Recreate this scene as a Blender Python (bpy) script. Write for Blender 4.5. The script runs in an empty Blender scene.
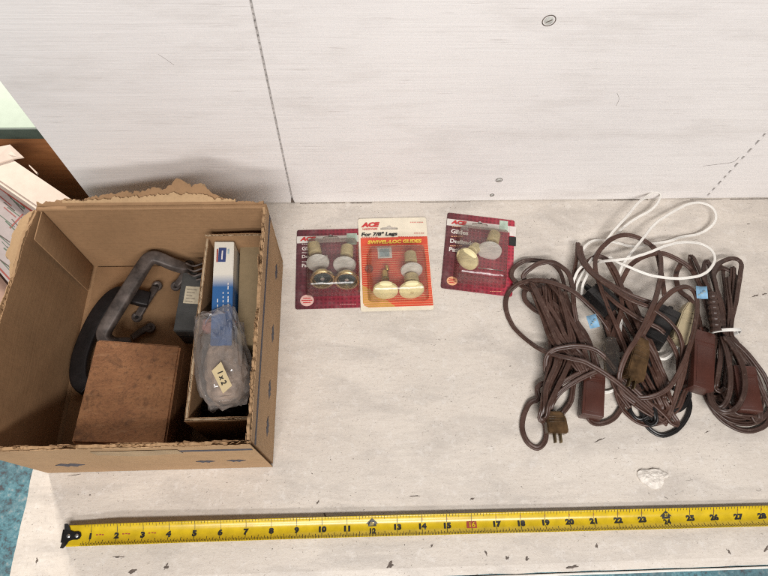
import bpy, bmesh, math, random
from mathutils import Vector, Matrix, Euler, noise
random.seed(11)
RAD = math.radians
scene = bpy.context.scene
C = scene.collection

# ------------------------------------------------------------------ camera
CAM_LOC = Vector((0.03902, -0.42495, 0.63549))
CAM_ROT = Euler((0.44168, -0.02561, -0.02966), 'XYZ')
FPX = 575.09
cam_d = bpy.data.cameras.new('camera'); cam_d.sensor_fit = 'HORIZONTAL'; cam_d.sensor_width = 36
cam_d.lens = FPX / 768 * 36; cam_d.clip_start = 0.02; cam_d.clip_end = 60
cam = bpy.data.objects.new('camera', cam_d); C.objects.link(cam)
cam.location = CAM_LOC; cam.rotation_euler = CAM_ROT; scene.camera = cam
# ------------------------------------------------------------------ world and lamps (an indoor workroom)
w = bpy.data.worlds.new('World'); scene.world = w; w.use_nodes = True
w.node_tree.nodes['Background'].inputs[0].default_value = (1.0, 0.97, 0.95, 1)
w.node_tree.nodes['Background'].inputs[1].default_value = 0.08
def area(name, loc, target, sx, sy, power, col):
    d = bpy.data.lights.new(name, 'AREA'); d.shape = 'RECTANGLE'; d.size = sx; d.size_y = sy
    d.energy = power; d.color = col
    o = bpy.data.objects.new(name, d); C.objects.link(o); o.location = loc
    o.rotation_euler = (Vector(target) - Vector(loc)).to_track_quat('-Z', 'Y').to_euler()
    return o
area('ceiling_tube_lamp', (0.25, -1.25, 1.45), (0.05, -0.15, 0), 1.25, 0.14, 28.5, (1.0, 0.965, 0.935))
area('far_tube_lamp', (-0.1, -2.3, 1.65), (0.0, -0.1, 0), 1.25, 0.20, 30, (1.0, 0.965, 0.935))
area('back_room_lamp', (-1.15, 1.55, 1.45), (-0.35, -0.2, -0.1), 0.30, 0.30, 52, (1.0, 0.93, 0.84))
# ------------------------------------------------------------------ exposure
vs = scene.view_settings; vs.view_transform = 'Standard'; vs.look = 'None'; vs.exposure = 0.0; vs.gamma = 1
vs.use_curve_mapping = False
scene.cycles.pixel_filter_type = 'BLACKMAN_HARRIS'; scene.cycles.filter_width = 1.1; scene.cycles.use_denoising = False

# ------------------------------------------------------------------ helpers
MROT = CAM_ROT.to_matrix()
def P(u, v, z=0.0, y=None):
    """photograph pixel -> world point on the level z (or on the plane y)"""
    d = MROT @ Vector(((u - 384) / FPX, -(v - 288) / FPX, -1))
    t = (z - CAM_LOC.z) / d.z if y is None else (y - CAM_LOC.y) / d.y
    return CAM_LOC + d * t
def nz(x, y=0., z=0., s=1.): return noise.noise(Vector((x * s, y * s, z * s)))

def link(o, parent=None):
    C.objects.link(o)
    if parent is not None:
        o.parent = parent
    return o
def tag(o, label=None, cat=None, group=None, kind=None):
    if label: o['label'] = label
    if cat: o['category'] = cat
    if group: o['group'] = group
    if kind: o['kind'] = kind
    return o
def thing(name, label, cat, loc=(0, 0, 0), rotz=0, group=None):
    o = bpy.data.objects.new(name, None); C.objects.link(o); o.empty_display_size = .02
    o.location = loc; o.rotation_euler = (0, 0, rotz)
    return tag(o, label, cat, group)
def offset_of(parent):
    """translation of a thing that is not turned, so its parts can be drawn in world coordinates"""
    v = Vector()
    while parent is not None:
        v += Vector(parent.location); parent = parent.parent
    return v
def mesh(name, V, F, mat, parent=None, smooth=False, world=False):
    if world and parent is not None:
        o_ = offset_of(parent); V = [Vector(v) - o_ for v in V]
    me = bpy.data.meshes.new(name); me.from_pydata([tuple(v) for v in V], [], F); me.update()
    bm = bmesh.new(); bm.from_mesh(me); bmesh.ops.recalc_face_normals(bm, faces=bm.faces); bm.to_mesh(me); bm.free()
    if smooth:
        for p in me.polygons: p.use_smooth = True
    if mat: me.materials.append(mat)
    o = bpy.data.objects.new(name, me)
    return link(o, parent)
def from_bm(name, bm, mat, parent=None, smooth=False, world=False):
    if world and parent is not None:
        bmesh.ops.translate(bm, verts=bm.verts, vec=-offset_of(parent))
    bmesh.ops.recalc_face_normals(bm, faces=bm.faces)
    me = bpy.data.meshes.new(name); bm.to_mesh(me); bm.free()
    if smooth:
        for p in me.polygons: p.use_smooth = True
    if mat: me.materials.append(mat)
    return link(bpy.data.objects.new(name, me), parent)
def auto_smooth(o, ang=35):
    me = o.data
    for p in me.polygons: p.use_smooth = True
    try: me.set_sharp_from_angle(angle=RAD(ang))
    except Exception: pass
    return o
def box_bm(lo, hi, bev=0.0, seg=2, bm=None):
    b = bm or bmesh.new(); lo = Vector(lo); hi = Vector(hi)
    r = bmesh.ops.create_cube(b, size=1)
    bmesh.ops.scale(b, vec=hi - lo, verts=r['verts']); bmesh.ops.translate(b, vec=(lo + hi) / 2, verts=r['verts'])
    if bev > 0:
        es = [e for e in b.edges if all(v in r['verts'] for v in e.verts)]
        bmesh.ops.bevel(b, geom=es, offset=bev, segments=seg, affect='EDGES', profile=.5)
    return b
def box(name, lo, hi, mat, parent=None, bev=0.0, world=False, seg=2):
    o = from_bm(name, box_bm(lo, hi, bev, seg), mat, parent, world=world)
    return auto_smooth(o) if bev > 0 else o
def catmull(pts, step):
    """smooth path through pts, resampled"""
    pts = [Vector(p) for p in pts]; n = len(pts); raw = []
    for i in range(n - 1):
        p0 = pts[max(i - 1, 0)]; p1 = pts[i]; p2 = pts[i + 1]; p3 = pts[min(i + 2, n - 1)]
        k = max(2, int((p2 - p1).length / step))
        for j in range(k):
            t = j / k
            raw.append(0.5 * ((2 * p1) + (p2 - p0) * t + (2 * p0 - 5 * p1 + 4 * p2 - p3) * t * t + (3 * p1 - p0 - 3 * p2 + p3) * t ** 3))
    raw.append(pts[-1]); return raw
def sweep(path, section, up=Vector((0, 0, 1)), roll=None, scale=None, V=None, F=None, caps=True):
    V = [] if V is None else V; F = [] if F is None else F; base = len(V); n = len(section); prev = None
    for i, p in enumerate(path):
        t = (path[min(i + 1, len(path) - 1)] - path[max(i - 1, 0)]).normalized()
        if prev is None:
            side = t.cross(up)
            if side.length < .1: side = t.cross(Vector((0, 1, 0)))
        else:
            side = prev - t * prev.dot(t)
            want = t.cross(up)
            if want.length > .3:
                want.normalize()
                if want.dot(side) < 0: want = -want
                side = side.normalized() * .8 + want * .2
        side.normalize(); prev = side.copy(); b = side.cross(t).normalized()
        r = roll(i) if roll else 0.; c, s = math.cos(r), math.sin(r); k = scale(i) if scale else 1.
        for a_, b_ in section:
            V.append(p + (side * (a_ * c - b_ * s) + b * (a_ * s + b_ * c)) * k)
    m = len(path)
    for i in range(m - 1):
        for j in range(n):
            a = base + i * n + j; b = base + i * n + (j + 1) % n
            F.append((a, b, b + n, a + n))
    if caps:
        F.append(tuple(range(base, base + n))); F.append(tuple(range(base + (m - 1) * n, base + m * n)))
    return V, F
def circle(r, n=12, rx=None): return [((rx or r) * math.cos(2 * math.pi * i / n), r * math.sin(2 * math.pi * i / n)) for i in range(n)]
def rrect(w_, h_, r, n=3):
    out = []
    for cx, cy, a0 in ((w_/2-r, h_/2-r, 0), (-w_/2+r, h_/2-r, 90), (-w_/2+r, -h_/2+r, 180), (w_/2-r, -h_/2+r, 270)):
        for i in range(n + 1):
            a = RAD(a0 + 90 * i / n); out.append((cx + r * math.cos(a), cy + r * math.sin(a)))
    return out
def lathe(name, prof, mat, parent=None, n=28, matrix=None, smooth=True):
    """profile of (radius, height) turned round local z"""
    V = []; F = []
    for r, z in prof:
        for i in range(n):
            a = 2 * math.pi * i / n; V.append(Vector((r * math.cos(a), r * math.sin(a), z)))
    for k in range(len(prof) - 1):
        for i in range(n):
            a = k * n + i; b = k * n + (i + 1) % n; F.append((a, b, b + n, a + n))
    F.append(tuple(range(n))); F.append(tuple(range((len(prof) - 1) * n, len(prof) * n)))
    if matrix is not None: V = [matrix @ v for v in V]
    o = mesh(name, V, F, mat, parent)
    return auto_smooth(o, 40) if smooth else o
def sheet(name, outline, z0, z1, mat, parent=None, holes=()):
    """flat shape with an outline and holes, from level z0 to z1, in the thing's own frame"""
    cu = bpy.data.curves.new(name, 'CURVE'); cu.dimensions = '2D'; cu.fill_mode = 'BOTH'; cu.extrude = (z1 - z0) / 2
    for ring in [outline] + list(holes):
        sp = cu.splines.new('POLY'); sp.points.add(len(ring) - 1)
        for p_, q in zip(sp.points, ring): p_.co = (q[0], q[1], 0, 1)
        sp.use_cyclic_u = True
    ob = bpy.data.objects.new(name, cu); me = bpy.data.meshes.new_from_object(ob)
    bpy.data.objects.remove(ob); bpy.data.curves.remove(cu)
    for v in me.vertices: v.co.z += (z0 + z1) / 2
    me.materials.clear(); me.materials.append(mat); me.name = name
    return link(bpy.data.objects.new(name, me), parent)
_tc = {}
def text_mesh(body, size, bold=0.0, shear=0.0, spacing=1.0):
    key = (body, round(size, 6), bold, shear, spacing)
    if key not in _tc:
        cu = bpy.data.curves.new('t', 'FONT'); cu.body = body; cu.size = size; cu.align_x = 'CENTER'; cu.align_y = 'CENTER'
        cu.offset = bold; cu.shear = shear; cu.resolution_u = 3; cu.space_character = spacing
        ob = bpy.data.objects.new('t', cu); _tc[key] = bpy.data.meshes.new_from_object(ob)
        bpy.data.objects.remove(ob); bpy.data.curves.remove(cu)
    return _tc[key].copy()
def text(name, body, size, x, y, z, mat, parent, rot=0, bold=0.0, shear=0.0, sx=1.0, fn=None, align=None, spacing=1.0):
    me = text_mesh(body, size, bold, shear, spacing)
    c, s = math.cos(rot), math.sin(rot)
    if align == 'L':
        mx = min(v.co.x for v in me.vertices)
        for v in me.vertices: v.co.x -= mx
    for v in me.vertices:
        a, b = v.co.x * sx, v.co.y
        X, Y = x + a * c - b * s, y + a * s + b * c
        v.co = (X, Y, z if fn is None else fn(X, Y) + z)
    me.materials.clear(); me.materials.append(mat); me.name = name
    return link(bpy.data.objects.new(name, me), parent)

# ------------------------------------------------------------------ materials
class N:
    def __init__(s, name):
        s.m = bpy.data.materials.new(name); s.m.use_nodes = True; s.t = s.m.node_tree
        s.p = s.t.nodes['Principled BSDF']; s.out = s.t.nodes['Material Output']
    def n(s, kind, **kw):
        o = s.t.nodes.new(kind)
        for k, v in kw.items():
            if k in o.inputs.keys() if not hasattr(o, k) else False: o.inputs[k].default_value = v
            else: setattr(o, k, v)
        return o
    def l(s, a, b): s.t.links.new(a, b)
    def coord(s, scale=(1, 1, 1), rot=(0, 0, 0), which='Object'):
        tc = s.n('ShaderNodeTexCoord'); mp = s.n('ShaderNodeMapping'); s.l(tc.outputs[which], mp.inputs[0])
        mp.inputs['Scale'].default_value = scale; mp.inputs['Rotation'].default_value = rot; return mp.outputs[0]
    def noise(s, vec, scale, detail=4, rough=.55, dist=0):
        o = s.n('ShaderNodeTexNoise'); s.l(vec, o.inputs['Vector']); o.inputs['Scale'].default_value = scale
        o.inputs['Detail'].default_value = detail; o.inputs['Roughness'].default_value = rough; o.inputs['Distortion'].default_value = dist
        return o.outputs['Fac']
    def vor(s, vec, scale, out='Distance', feature='F1'):
        o = s.n('ShaderNodeTexVoronoi'); o.feature = feature; s.l(vec, o.inputs['Vector']); o.inputs['Scale'].default_value = scale
        return o.outputs[out]
    def ramp(s, fac, stops):
        o = s.n('ShaderNodeValToRGB'); s.l(fac, o.inputs[0]); e = o.color_ramp.elements
        while len(e) < len(stops): e.new(0.5)
        for q, (pos, col) in zip(e, stops):
            q.position = pos; q.color = (col if hasattr(col, '__len__') else (col, col, col)) + ((1,) if not hasattr(col, '__len__') or len(col) == 3 else ())
        return o.outputs[0]
    def math(s, op, a, b=None, clamp=False):
        o = s.n('ShaderNodeMath'); o.operation = op; o.use_clamp = clamp
        for i, q in enumerate((a, b)):
            if q is None: continue
            if hasattr(q, 'is_linked'): s.l(q, o.inputs[i])
            else: o.inputs[i].default_value = q
        return o.outputs[0]
    def mix(s, fac, a, b, mode='MIX'):
        o = s.n('ShaderNodeMix'); o.data_type = 'RGBA'; o.blend_type = mode
        for i, q in ((0, fac), (6, a), (7, b)):
            if hasattr(q, 'is_linked'): s.l(q, o.inputs[i])
            else: o.inputs[i].default_value = q if i == 0 else tuple(q) + (1,)
        return o.outputs[2]
    def bump(s, h, strength=.3, dist=.001, prev=None):
        o = s.n('ShaderNodeBump'); o.inputs['Strength'].default_value = strength; o.inputs['Distance'].default_value = dist
        s.l(h, o.inputs['Height'])
        if prev is not None: s.l(prev, o.inputs['Normal'])
        return o.outputs[0]
    def set(s, col=None, rough=None, metal=None, normal=None, spec=None):
        for key, q in (('Base Color', col), ('Roughness', rough), ('Metallic', metal), ('Normal', normal), ('Specular IOR Level', spec)):
            if q is None: continue
            if hasattr(q, 'is_linked'): s.l(q, s.p.inputs[key])
            else: s.p.inputs[key].default_value = tuple(q) + (1,) if hasattr(q, '__len__') else q
        return s.m
def plain(name, col, rough=.5, metal=0., var=.12, scale=60, bump=.0, bscale=300):
    k = N(name); v = k.coord()
    f = k.noise(v, scale, 4)
    c = k.mix(k.ramp(f, [(.3, 0.), (.7, 1.)]), tuple(x * (1 - var) for x in col), tuple(min(1, x * (1 + var)) for x in col))
    nrm = k.bump(k.noise(v, bscale, 3), bump, .0006) if bump else None
    return k.set(c, rough, metal, nrm)

def table_paint():
    k = N('worn_white_table_paint'); v = k.coord(); vg = k.coord((1.0, 7, 1)); vs_ = k.coord((1, 3.2, 1), (0, 0, .08))
    big = k.noise(v, 4, 4, .6); smudge = k.noise(vs_, 9, 6, .68, .5); grain = k.noise(vg, 60, 5, .7); mid = k.noise(v, 70, 6, .75); fine = k.noise(v, 620, 4, .75); grit = k.noise(v, 330, 5, .8)
    base = k.mix(k.ramp(big, [(.36, 0.), (.64, 1.)]), (.600, .540, .475), (.690, .630, .560))
    base = k.mix(k.ramp(smudge, [(.46, 0.), (.66, .65)]), base, (.450, .410, .370))
    base = k.mix(k.ramp(grain, [(.48, 0.), (.68, .28)]), base, (.44, .385, .335))
    base = k.mix(k.ramp(mid, [(.54, 0.), (.64, .4)]), base, (.74, .70, .655))
    base = k.mix(k.ramp(grit, [(.575, 0.), (.66, .6)]), base, (.34, .29, .25))
    base = k.mix(k.ramp(grit, [(.33, .5), (.42, 0.)]), base, (.78, .74, .70))
    gate = k.noise(v, 10, 4, .6)
    c1 = k.noise(k.coord((1, 1.6, 1), (0, 0, .4)), 330, 3, .6, .8)
    d1 = k.math('MULTIPLY', k.ramp(c1, [(.685, 0.), (.71, 1.)]), k.ramp(gate, [(.42, .15), (.58, 1.)]))
    c2 = k.noise(k.coord((1, 1.9, 1), (0, 0, -.6)), 120, 5, .7, 1.2)
    d2 = k.math('MULTIPLY', k.ramp(c2, [(.690, 0.), (.715, 1.)]), k.ramp(k.noise(v, 6, 2), [(.46, 0.), (.58, 1.)]))
    sc = k.noise(k.coord((1, 16, 1), (0, 0, .55)), 26, 3, .5); d3 = k.math('MULTIPLY', k.ramp(sc, [(.735, 0.), (.75, .6)]), k.ramp(gate, [(.5, 0.), (.6, 1.)]))
    dk = k.math('MAXIMUM', k.math('MAXIMUM', d1, d2), d3)
    col = k.mix(k.math('MULTIPLY', dk, .85), base, (.075, .055, .045))
    h = k.math('ADD', k.math('MULTIPLY', fine, .3), k.math('ADD', k.math('MULTIPLY', mid, .9), k.math('MULTIPLY', grit, .5))); h = k.math('SUBTRACT', h, k.math('MULTIPLY', dk, .8))
    return k.set(col, k.ramp(mid, [(.3, .40), (.7, .62)]), 0, k.bump(h, .6, .0010))
def board_paint():
    k = N('white_board_paint'); v = k.coord(); vg = k.coord((1, 1, 24)); vh = k.coord((1.5, 1, 60))
    g = k.noise(vg, 7, 5, .6, .4); g2 = k.noise(vh, 6, 4, .6, .2); big = k.noise(v, 4, 4)
    col = k.mix(k.ramp(big, [(.3, 0.), (.7, 1.)]), (.735, .703, .690), (.795, .765, .750))
    col = k.mix(k.ramp(g, [(.48, 0.), (.72, .24)]), col, (.60, .565, .55))
    dirt = k.noise(k.coord((1, 1, 4)), 5, 6, .7); col = k.mix(k.ramp(dirt, [(.50, 0.), (.68, .34)]), col, (.50, .46, .43))
    sc = k.noise(k.coord((4, 1, 70)), 5, 3, .5); col = k.mix(k.ramp(sc, [(.66, 0.), (.70, .35)]), col, (.46, .42, .40))
    def marks(scale, thr, rad, st, rot):
        vec = k.coord(st, rot); o = k.n('ShaderNodeTexVoronoi'); k.l(vec, o.inputs['Vector']); o.inputs['Scale'].default_value = scale
        sep = k.n('ShaderNodeSeparateColor'); k.l(o.outputs['Color'], sep.inputs[0])
        return k.math('MULTIPLY', k.math('GREATER_THAN', sep.outputs[0], thr), k.math('LESS_THAN', o.outputs['Distance'], k.math('MULTIPLY', sep.outputs[1], rad)))
    m1 = marks(34, .80, .10, (1, 1, 1), (0, 0, 0)); m2 = marks(14, .82, .022, (3, 1, .7), (0, .5, 0)); m3 = marks(12, .80, .02, (.6, 1, 4), (0, .2, 0))
    m = k.math('MAXIMUM', k.math('MULTIPLY', m1, 0.), k.math('MAXIMUM', m2, m3))
    col = k.mix(k.math('MULTIPLY', m, .6), col, (.26, .22, .20))
    h = k.math('ADD', g2, k.math('MULTIPLY', k.noise(v, 260, 3), .4)); h = k.math('SUBTRACT', h, k.math('MULTIPLY', m, .5))
    return k.set(col, .5, 0, k.bump(h, .28, .0012))
def cardboard(name, col=(.36, .225, .12), horiz=True, dirt=.35):
    k = N(name); v = k.coord(); vf = k.coord((2, 2, 160) if horiz else (160, 160, 2))
    f = k.noise(v, 9, 5, .65); s_ = k.noise(v, 170, 3, .7); fl = k.noise(vf, 3, 2)
    c = k.mix(k.ramp(f, [(.3, 0.), (.7, 1.)]), tuple(x * (1 - dirt * .5) for x in col), tuple(x * 1.10 for x in col))
    c = k.mix(k.ramp(s_, [(.45, 0.), (.8, .35)]), c, tuple(x * .55 for x in col))
    c = k.mix(k.ramp(fl, [(.5, 0.), (.8, .16)]), c, tuple(x * .6 for x in col))
    h = k.math('ADD', k.math('MULTIPLY', fl, .5), k.math('MULTIPLY', s_, .4)); h = k.math('ADD', h, k.math('MULTIPLY', f, 1.5))
    return k.set(c, .78, 0, k.bump(h, .28, .0012), .25)
def plastic_clear(name, tint=(1, 1, 1), rough=.06, lo=.05, hi=.9, bscale=60, bstr=.4, milk=0.0):
    k = N(name); t = k.n('ShaderNodeBsdfTransparent'); t.inputs[0].default_value = tuple(tint) + (1,)
    g = k.n('ShaderNodeBsdfGlossy'); g.inputs['Roughness'].default_value = rough
    lw = k.n('ShaderNodeLayerWeight'); lw.inputs[0].default_value = .35
    v = k.coord(); nm = k.bump(k.noise(v, bscale, 3, .6), bstr, .004)
    k.l(nm, g.inputs['Normal']); k.l(nm, lw.inputs['Normal'])
    mr = k.n('ShaderNodeMapRange'); k.l(lw.outputs['Fresnel'], mr.inputs[0]); mr.inputs[3].default_value = lo; mr.inputs[4].default_value = hi
    m = k.n('ShaderNodeMixShader'); k.l(mr.outputs[0], m.inputs[0]); k.l(t.outputs[0], m.inputs[1]); k.l(g.outputs[0], m.inputs[2])
    res = m.outputs[0]
    if milk:
        d = k.n('ShaderNodeBsdfDiffuse'); d.inputs[0].default_value = (.66, .60, .56, 1)
        m2 = k.n('ShaderNodeMixShader'); m2.inputs[0].default_value = milk; k.l(res, m2.inputs[1]); k.l(d.outputs[0], m2.inputs[2]); res = m2.outputs[0]
    k.l(res, k.out.inputs['Surface']); return k.m
def floor_mat():
    k = N('blue_speckled_floor'); v = k.coord(); f = k.noise(v, 60, 5, .75); g = k.noise(v, 9, 4)
    c = k.ramp(f, [(.36, (.10, .10, .11)), (.47, (.11, .26, .31)), (.56, (.17, .36, .42)), (.68, (.42, .46, .46))])
    c = k.mix(k.ramp(g, [(.45, 0.), (.7, .5)]), c, (.11, .09, .10))
    return k.set(c, .6, 0, k.bump(f, .3, .002))
def wood_dark():
    k = N('brown_wood_veneer'); v = k.coord((1, 1, 14)); g = k.noise(v, 6, 5, .6, .6)
    return k.set(k.mix(k.ramp(g, [(.35, 0.), (.7, 1.)]), (.26, .10, .036), (.38, .16, .06)), .4)
def copperish():
    k = N('tarnished_brown_metal'); v = k.coord(); a = k.noise(v, 16, 7, .75); b = k.noise(v, 300, 5, .75)
    vs_ = k.coord((1, 5, 1)); st = k.noise(vs_, 40, 3)
    c = k.mix(k.ramp(a, [(.32, 0.), (.66, 1.)]), (.175, .075, .034), (.37, .178, .085))
    c = k.mix(k.ramp(b, [(.50, 0.), (.66, .6)]), c, (.075, .038, .022))
    c = k.mix(k.ramp(st, [(.6, 0.), (.75, .25)]), c, (.42, .25, .14))
    pt = k.noise(v, 45, 5, .7, .6); c = k.mix(k.ramp(pt, [(.54, 0.), (.66, .7)]), c, (.085, .042, .024))
    return k.set(c, k.ramp(a, [(.3, .46), (.7, .28)]), .6, k.bump(b, .25, .0008))
def print_gradient(name, c0, c1, half, grid=True):
    k = N(name); tc = k.n('ShaderNodeTexCoord'); sp = k.n('ShaderNodeSeparateXYZ'); k.l(tc.outputs['Object'], sp.inputs[0])
    mr = k.n('ShaderNodeMapRange'); k.l(sp.outputs[0], mr.inputs[0]); mr.inputs[1].default_value = -half; mr.inputs[2].default_value = half
    c = k.mix(mr.outputs[0], c0, c1)
    if grid:
        wv = k.n('ShaderNodeTexWave'); wv.inputs['Scale'].default_value = 62; k.l(k.coord(), wv.inputs['Vector'])
        w2 = k.n('ShaderNodeTexWave'); w2.bands_direction = 'Y'; w2.inputs['Scale'].default_value = 62; k.l(k.coord(), w2.inputs['Vector'])
        g = k.math('MULTIPLY', wv.outputs['Fac'], w2.outputs['Fac'])
        c = k.mix(k.math('MULTIPLY', g, .55), c, tuple(x * .35 for x in c0))
    n_ = k.noise(k.coord(), 70, 4); c = k.mix(k.ramp(n_, [(.5, 0.), (.8, .2)]), c, (.5, .35, .35))
    return k.set(c, .32)

M = {}
M['table'] = table_paint(); M['board'] = board_paint(); M['floor'] = floor_mat(); M['veneer'] = wood_dark()
M['groove'] = plain('dark_joint', (.10, .085, .075), .9)
M['seam'] = plain('grey_filler', (.42, .39, .37), .8, 0, .25, 400)
M['edge'] = plain('table_edge_paint', (.72, .69, .64), .5, 0, .1, 80, .3, 200)
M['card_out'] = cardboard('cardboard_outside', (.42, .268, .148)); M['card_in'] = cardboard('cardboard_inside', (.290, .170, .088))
M['card_mid'] = cardboard('cardboard_fluting', (.36, .225, .12), False); M['torn'] = cardboard('torn_cardboard', (.44, .29, .16), False)
M['card_olive'] = cardboard('inner_flap_board', (.27, .20, .115)); M['card_pale'] = cardboard('pale_fluting', (.42, .31, .20), False)
M['ink'] = plain('navy_box_print', (.055, .055, .075), .7, 0, .3, 300)
M['pack_tape'] = plain('scuffed_packing_tape', (.36, .25, .145), .55, 0, .2, 40)
M['copper'] = copperish()
M['bead'] = plain('worn_copper_edge', (.40, .22, .11), .4, .5, .3, 120)
M['iron'] = plain('dark_cast_iron', (.090, .072, .064), .55, .3, .55, 90, .35, 240)
M['iron_dark'] = plain('blackened_iron', (.014, .011, .011), .5, .4, .4, 90, .35, 240)
M['tin'] = plain('grey_case', (.060, .060, .058), .45, .2, .25, 60, .1)
M['tin_dark'] = plain('black_case_end', (.022, .020, .020), .5)
M['label'] = plain('aged_label', (.46, .40, .29), .7, 0, .2, 120)
M['black'] = plain('black_ink', (.015, .014, .014), .5)
M['rubber'] = plain('black_rubber', (.009, .008, .008), .36, 0, .3, 100, .15)
M['brown'] = plain('brown_cable_sheath', (.064, .031, .022), .44, 0, .30, 45, .10, 300)
M['brown2'] = plain('reddish_brown_cable_sheath', (.068, .031, .021), .44, 0, .30, 45, .10, 300)
def sheath(name, col):
    k = N(name); v = k.coord(); f = k.noise(v, 40, 5, .65); d = k.noise(v, 160, 4, .7)
    c = k.mix(k.ramp(f, [(.35, 0.), (.68, 1.)]), tuple(x * .72 for x in col), tuple(x * 1.22 for x in col))
    c = k.mix(k.ramp(d, [(.56, 0.), (.74, .38)]), c, (.20, .15, .12))
    return k.set(c, k.ramp(f, [(.35, .34), (.65, .58)]), 0, k.bump(d, .18, .0006))
M['brown3'] = plain('dark_brown_cable_sheath', (.050, .025, .018), .42, 0, .30, 45, .10, 300)
M['brown'] = sheath('brown_sheath', (.064, .031, .022)); M['brown2'] = sheath('reddish_sheath', (.068, .031, .021)); M['brown3'] = sheath('dark_sheath', (.050, .025, .018))
M['bake'] = plain('brown_socket_plastic', (.066, .021, .014), .38, 0, .15, 60, .08)
M['bake_dark'] = plain('dark_socket_plastic', (.030, .012, .008), .45)
M['amber'] = plain('amber_plug_plastic', (.075, .043, .020), .25, 0, .6, 90)
M['white_cable'] = plain('white_cable_sheath', (.76, .73, .68), .42, 0, .08, 40)
M['cream'] = plain('aged_cream_plastic', (.40, .33, .21), .45, 0, .12, 60)
M['tag_blue'] = plain('pale_blue_tag', (.20, .38, .55), .6, 0, .18, 200)
M['tie'] = plain('white_twist_tie', (.72, .70, .66), .5)
M['brass'] = plain('brass', (.50, .36, .12), .32, .9, .2, 90)
M['old_brass'] = plain('tarnished_brass', (.16, .115, .06), .42, .8, .3, 90)
M['chrome'] = plain('dull_brass', (.62, .49, .27), .25, .95, .15, 90)
M['steel'] = plain('steel', (.55, .54, .52), .3, .9)
M['ivory'] = plain('ivory_nylon', (.80, .70, .40), .55, 0, .08, 80)
M['ivory2'] = plain('tan_stem', (.60, .49, .26), .5, 0, .15, 80)
M['nylon'] = plain('white_nylon', (.78, .76, .72), .5, 0, .08, 80)
M['teal'] = plain('dark_cup', (.05, .065, .065), .35, .5)
M['blister'] = plastic_clear('clear_blister', (.90, .89, .86), .28, .05, .55, 45, .5, .02)
M['bag'] = plastic_clear('crinkled_clear_bag', (.97, .97, .97), .10, .04, .60, 30, .6, .15)
M['clearplug'] = plastic_clear('clear_plug', (.70, .64, .56), .12, .06, .7, 60, .3, .03)
M['cw'] = plain('card_white', (.66, .62, .57), .45, 0, .06)
M['cc'] = plain('card_cream', (.76, .69, .55), .45, 0, .06)
M['red_ink'] = plain('red_ink', (.52, .035, .035), .45)
M['yellow_ink'] = plain('yellow_ink', (.85, .55, .08), .45)
M['stripe_ink'] = plain('pale_stripe_ink', (.80, .36, .20), .45)
M['white_ink'] = plain('white_ink', (.72, .66, .62), .5)
M['orange_ink'] = plain('orange_ink', (.75, .40, .22), .5)
M['pink_ink'] = plain('pink_ink', (.70, .45, .40), .5)
M['sticker'] = plain('grey_blue_sticker', (.28, .36, .38), .4, 0, .3, 150)
M['green_sticker'] = plain('pale_green_sticker', (.45, .56, .46), .4, 0, .2, 150)
M['maroon1'] = print_gradient('maroon_print', (.075, .014, .022), (.34, .022, .045), .045)
M['maroon2'] = print_gradient('crimson_print', (.085, .018, .022), (.46, .030, .060), .045)
M['red_panel'] = plain('red_panel_print', (.64, .075, .035), .40, 0, .06)
M['gold'] = plain('ochre_print', (.56, .30, .07), .45)
M['yellow'] = plain('yellow_blade', (.57, .40, .014), .24, 0, .13, 110)
M['olive'] = plain('blade_back', (.30, .23, .02), .5)
M['redbox'] = plain('red_mark', (.33, .06, .045), .4)
M['white_box'] = plain('white_carton', (.68, .65, .58), .42, 0, .05)
M['blue_box'] = plain('blue_print', (.025, .10, .28), .4, 0, .08)
M['tan_tag'] = plain('buff_tag', (.56, .45, .26), .7, 0, .08)
M['greybrown'] = plain('grey_brown_contents', (.34, .24, .175), .6, 0, .35, 70, .4, 160)
M['pinkish'] = plain('faded_red_rag', (.30, .11, .09), .7, 0, .3, 80)
M['pale_green'] = plain('pale_green_laminate', (.56, .66, .54), .45, 0, .04)
M['dark_green'] = plain('dark_green_edging', (.075, .105, .085), .5)
M['pale_carton'] = plain('pale_pink_carton', (.80, .66, .56), .7, 0, .05)
M['print_paper'] = plain('printed_wrap', (.40, .34, .33), .6, 0, .08)
M['salmon'] = plain('salmon_carton', (.40, .25, .19), .7, 0, .1)
M['green_ink'] = plain('green_ink', (.08, .14, .09), .6)
M['flake'] = plain('lifted_paint', (.68, .63, .57), .5, 0, .08, 200, .4, 300)

# ------------------------------------------------------------------ the setting
XL, YF = -0.3105, -0.4415            # table's left edge and front edge
flr = mesh('floor', [(-3, -3, -.76), (3, -3, -.76), (3, 3, -.76), (-3, 3, -.76)], [(0, 1, 2, 3)], M['floor']); tag(flr, kind='structure')
# tabletop: slab with slightly uneven worn edges
def tabletop():
    nx, ny = 160, 60; X0, X1, Y1 = XL, 1.25, .03; V = []; F = []
    for j in range(ny + 1):
        for i in range(nx + 1):
            x = X0 + (X1 - X0) * i / nx; y = YF + (Y1 - YF) * j / ny; z = .0
            if j == 0: y += .0009 * nz(x, 0, 3, 40) ; z -= .0012
            if i == 0: x += .0009 * nz(y, 7, 3, 40) ; z -= .0012
            V.append((x, y, z))
    for j in range(ny):
        for i in range(nx):
            a = j * (nx + 1) + i; F.append((a, a + 1, a + nx + 2, a + nx + 1))
    base = len(V); ring = [i for i in range(nx + 1)] + [j * (nx + 1) + nx for j in range(1, ny + 1)] + [ny * (nx + 1) + i for i in range(nx - 1, -1, -1)] + [j * (nx + 1) for j in range(ny - 1, 0, -1)]
    for r in ring: V.append((V[r][0], V[r][1], -.038))
    for q in range(len(ring)):
        q2 = (q + 1) % len(ring); F.append((ring[q], ring[q2], base + q2, base + q))
    F.append(tuple(base + q for q in range(len(ring))))
    return mesh('tabletop', V, F, M['table'])
tt = tabletop(); tag(tt, kind='structure')
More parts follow.
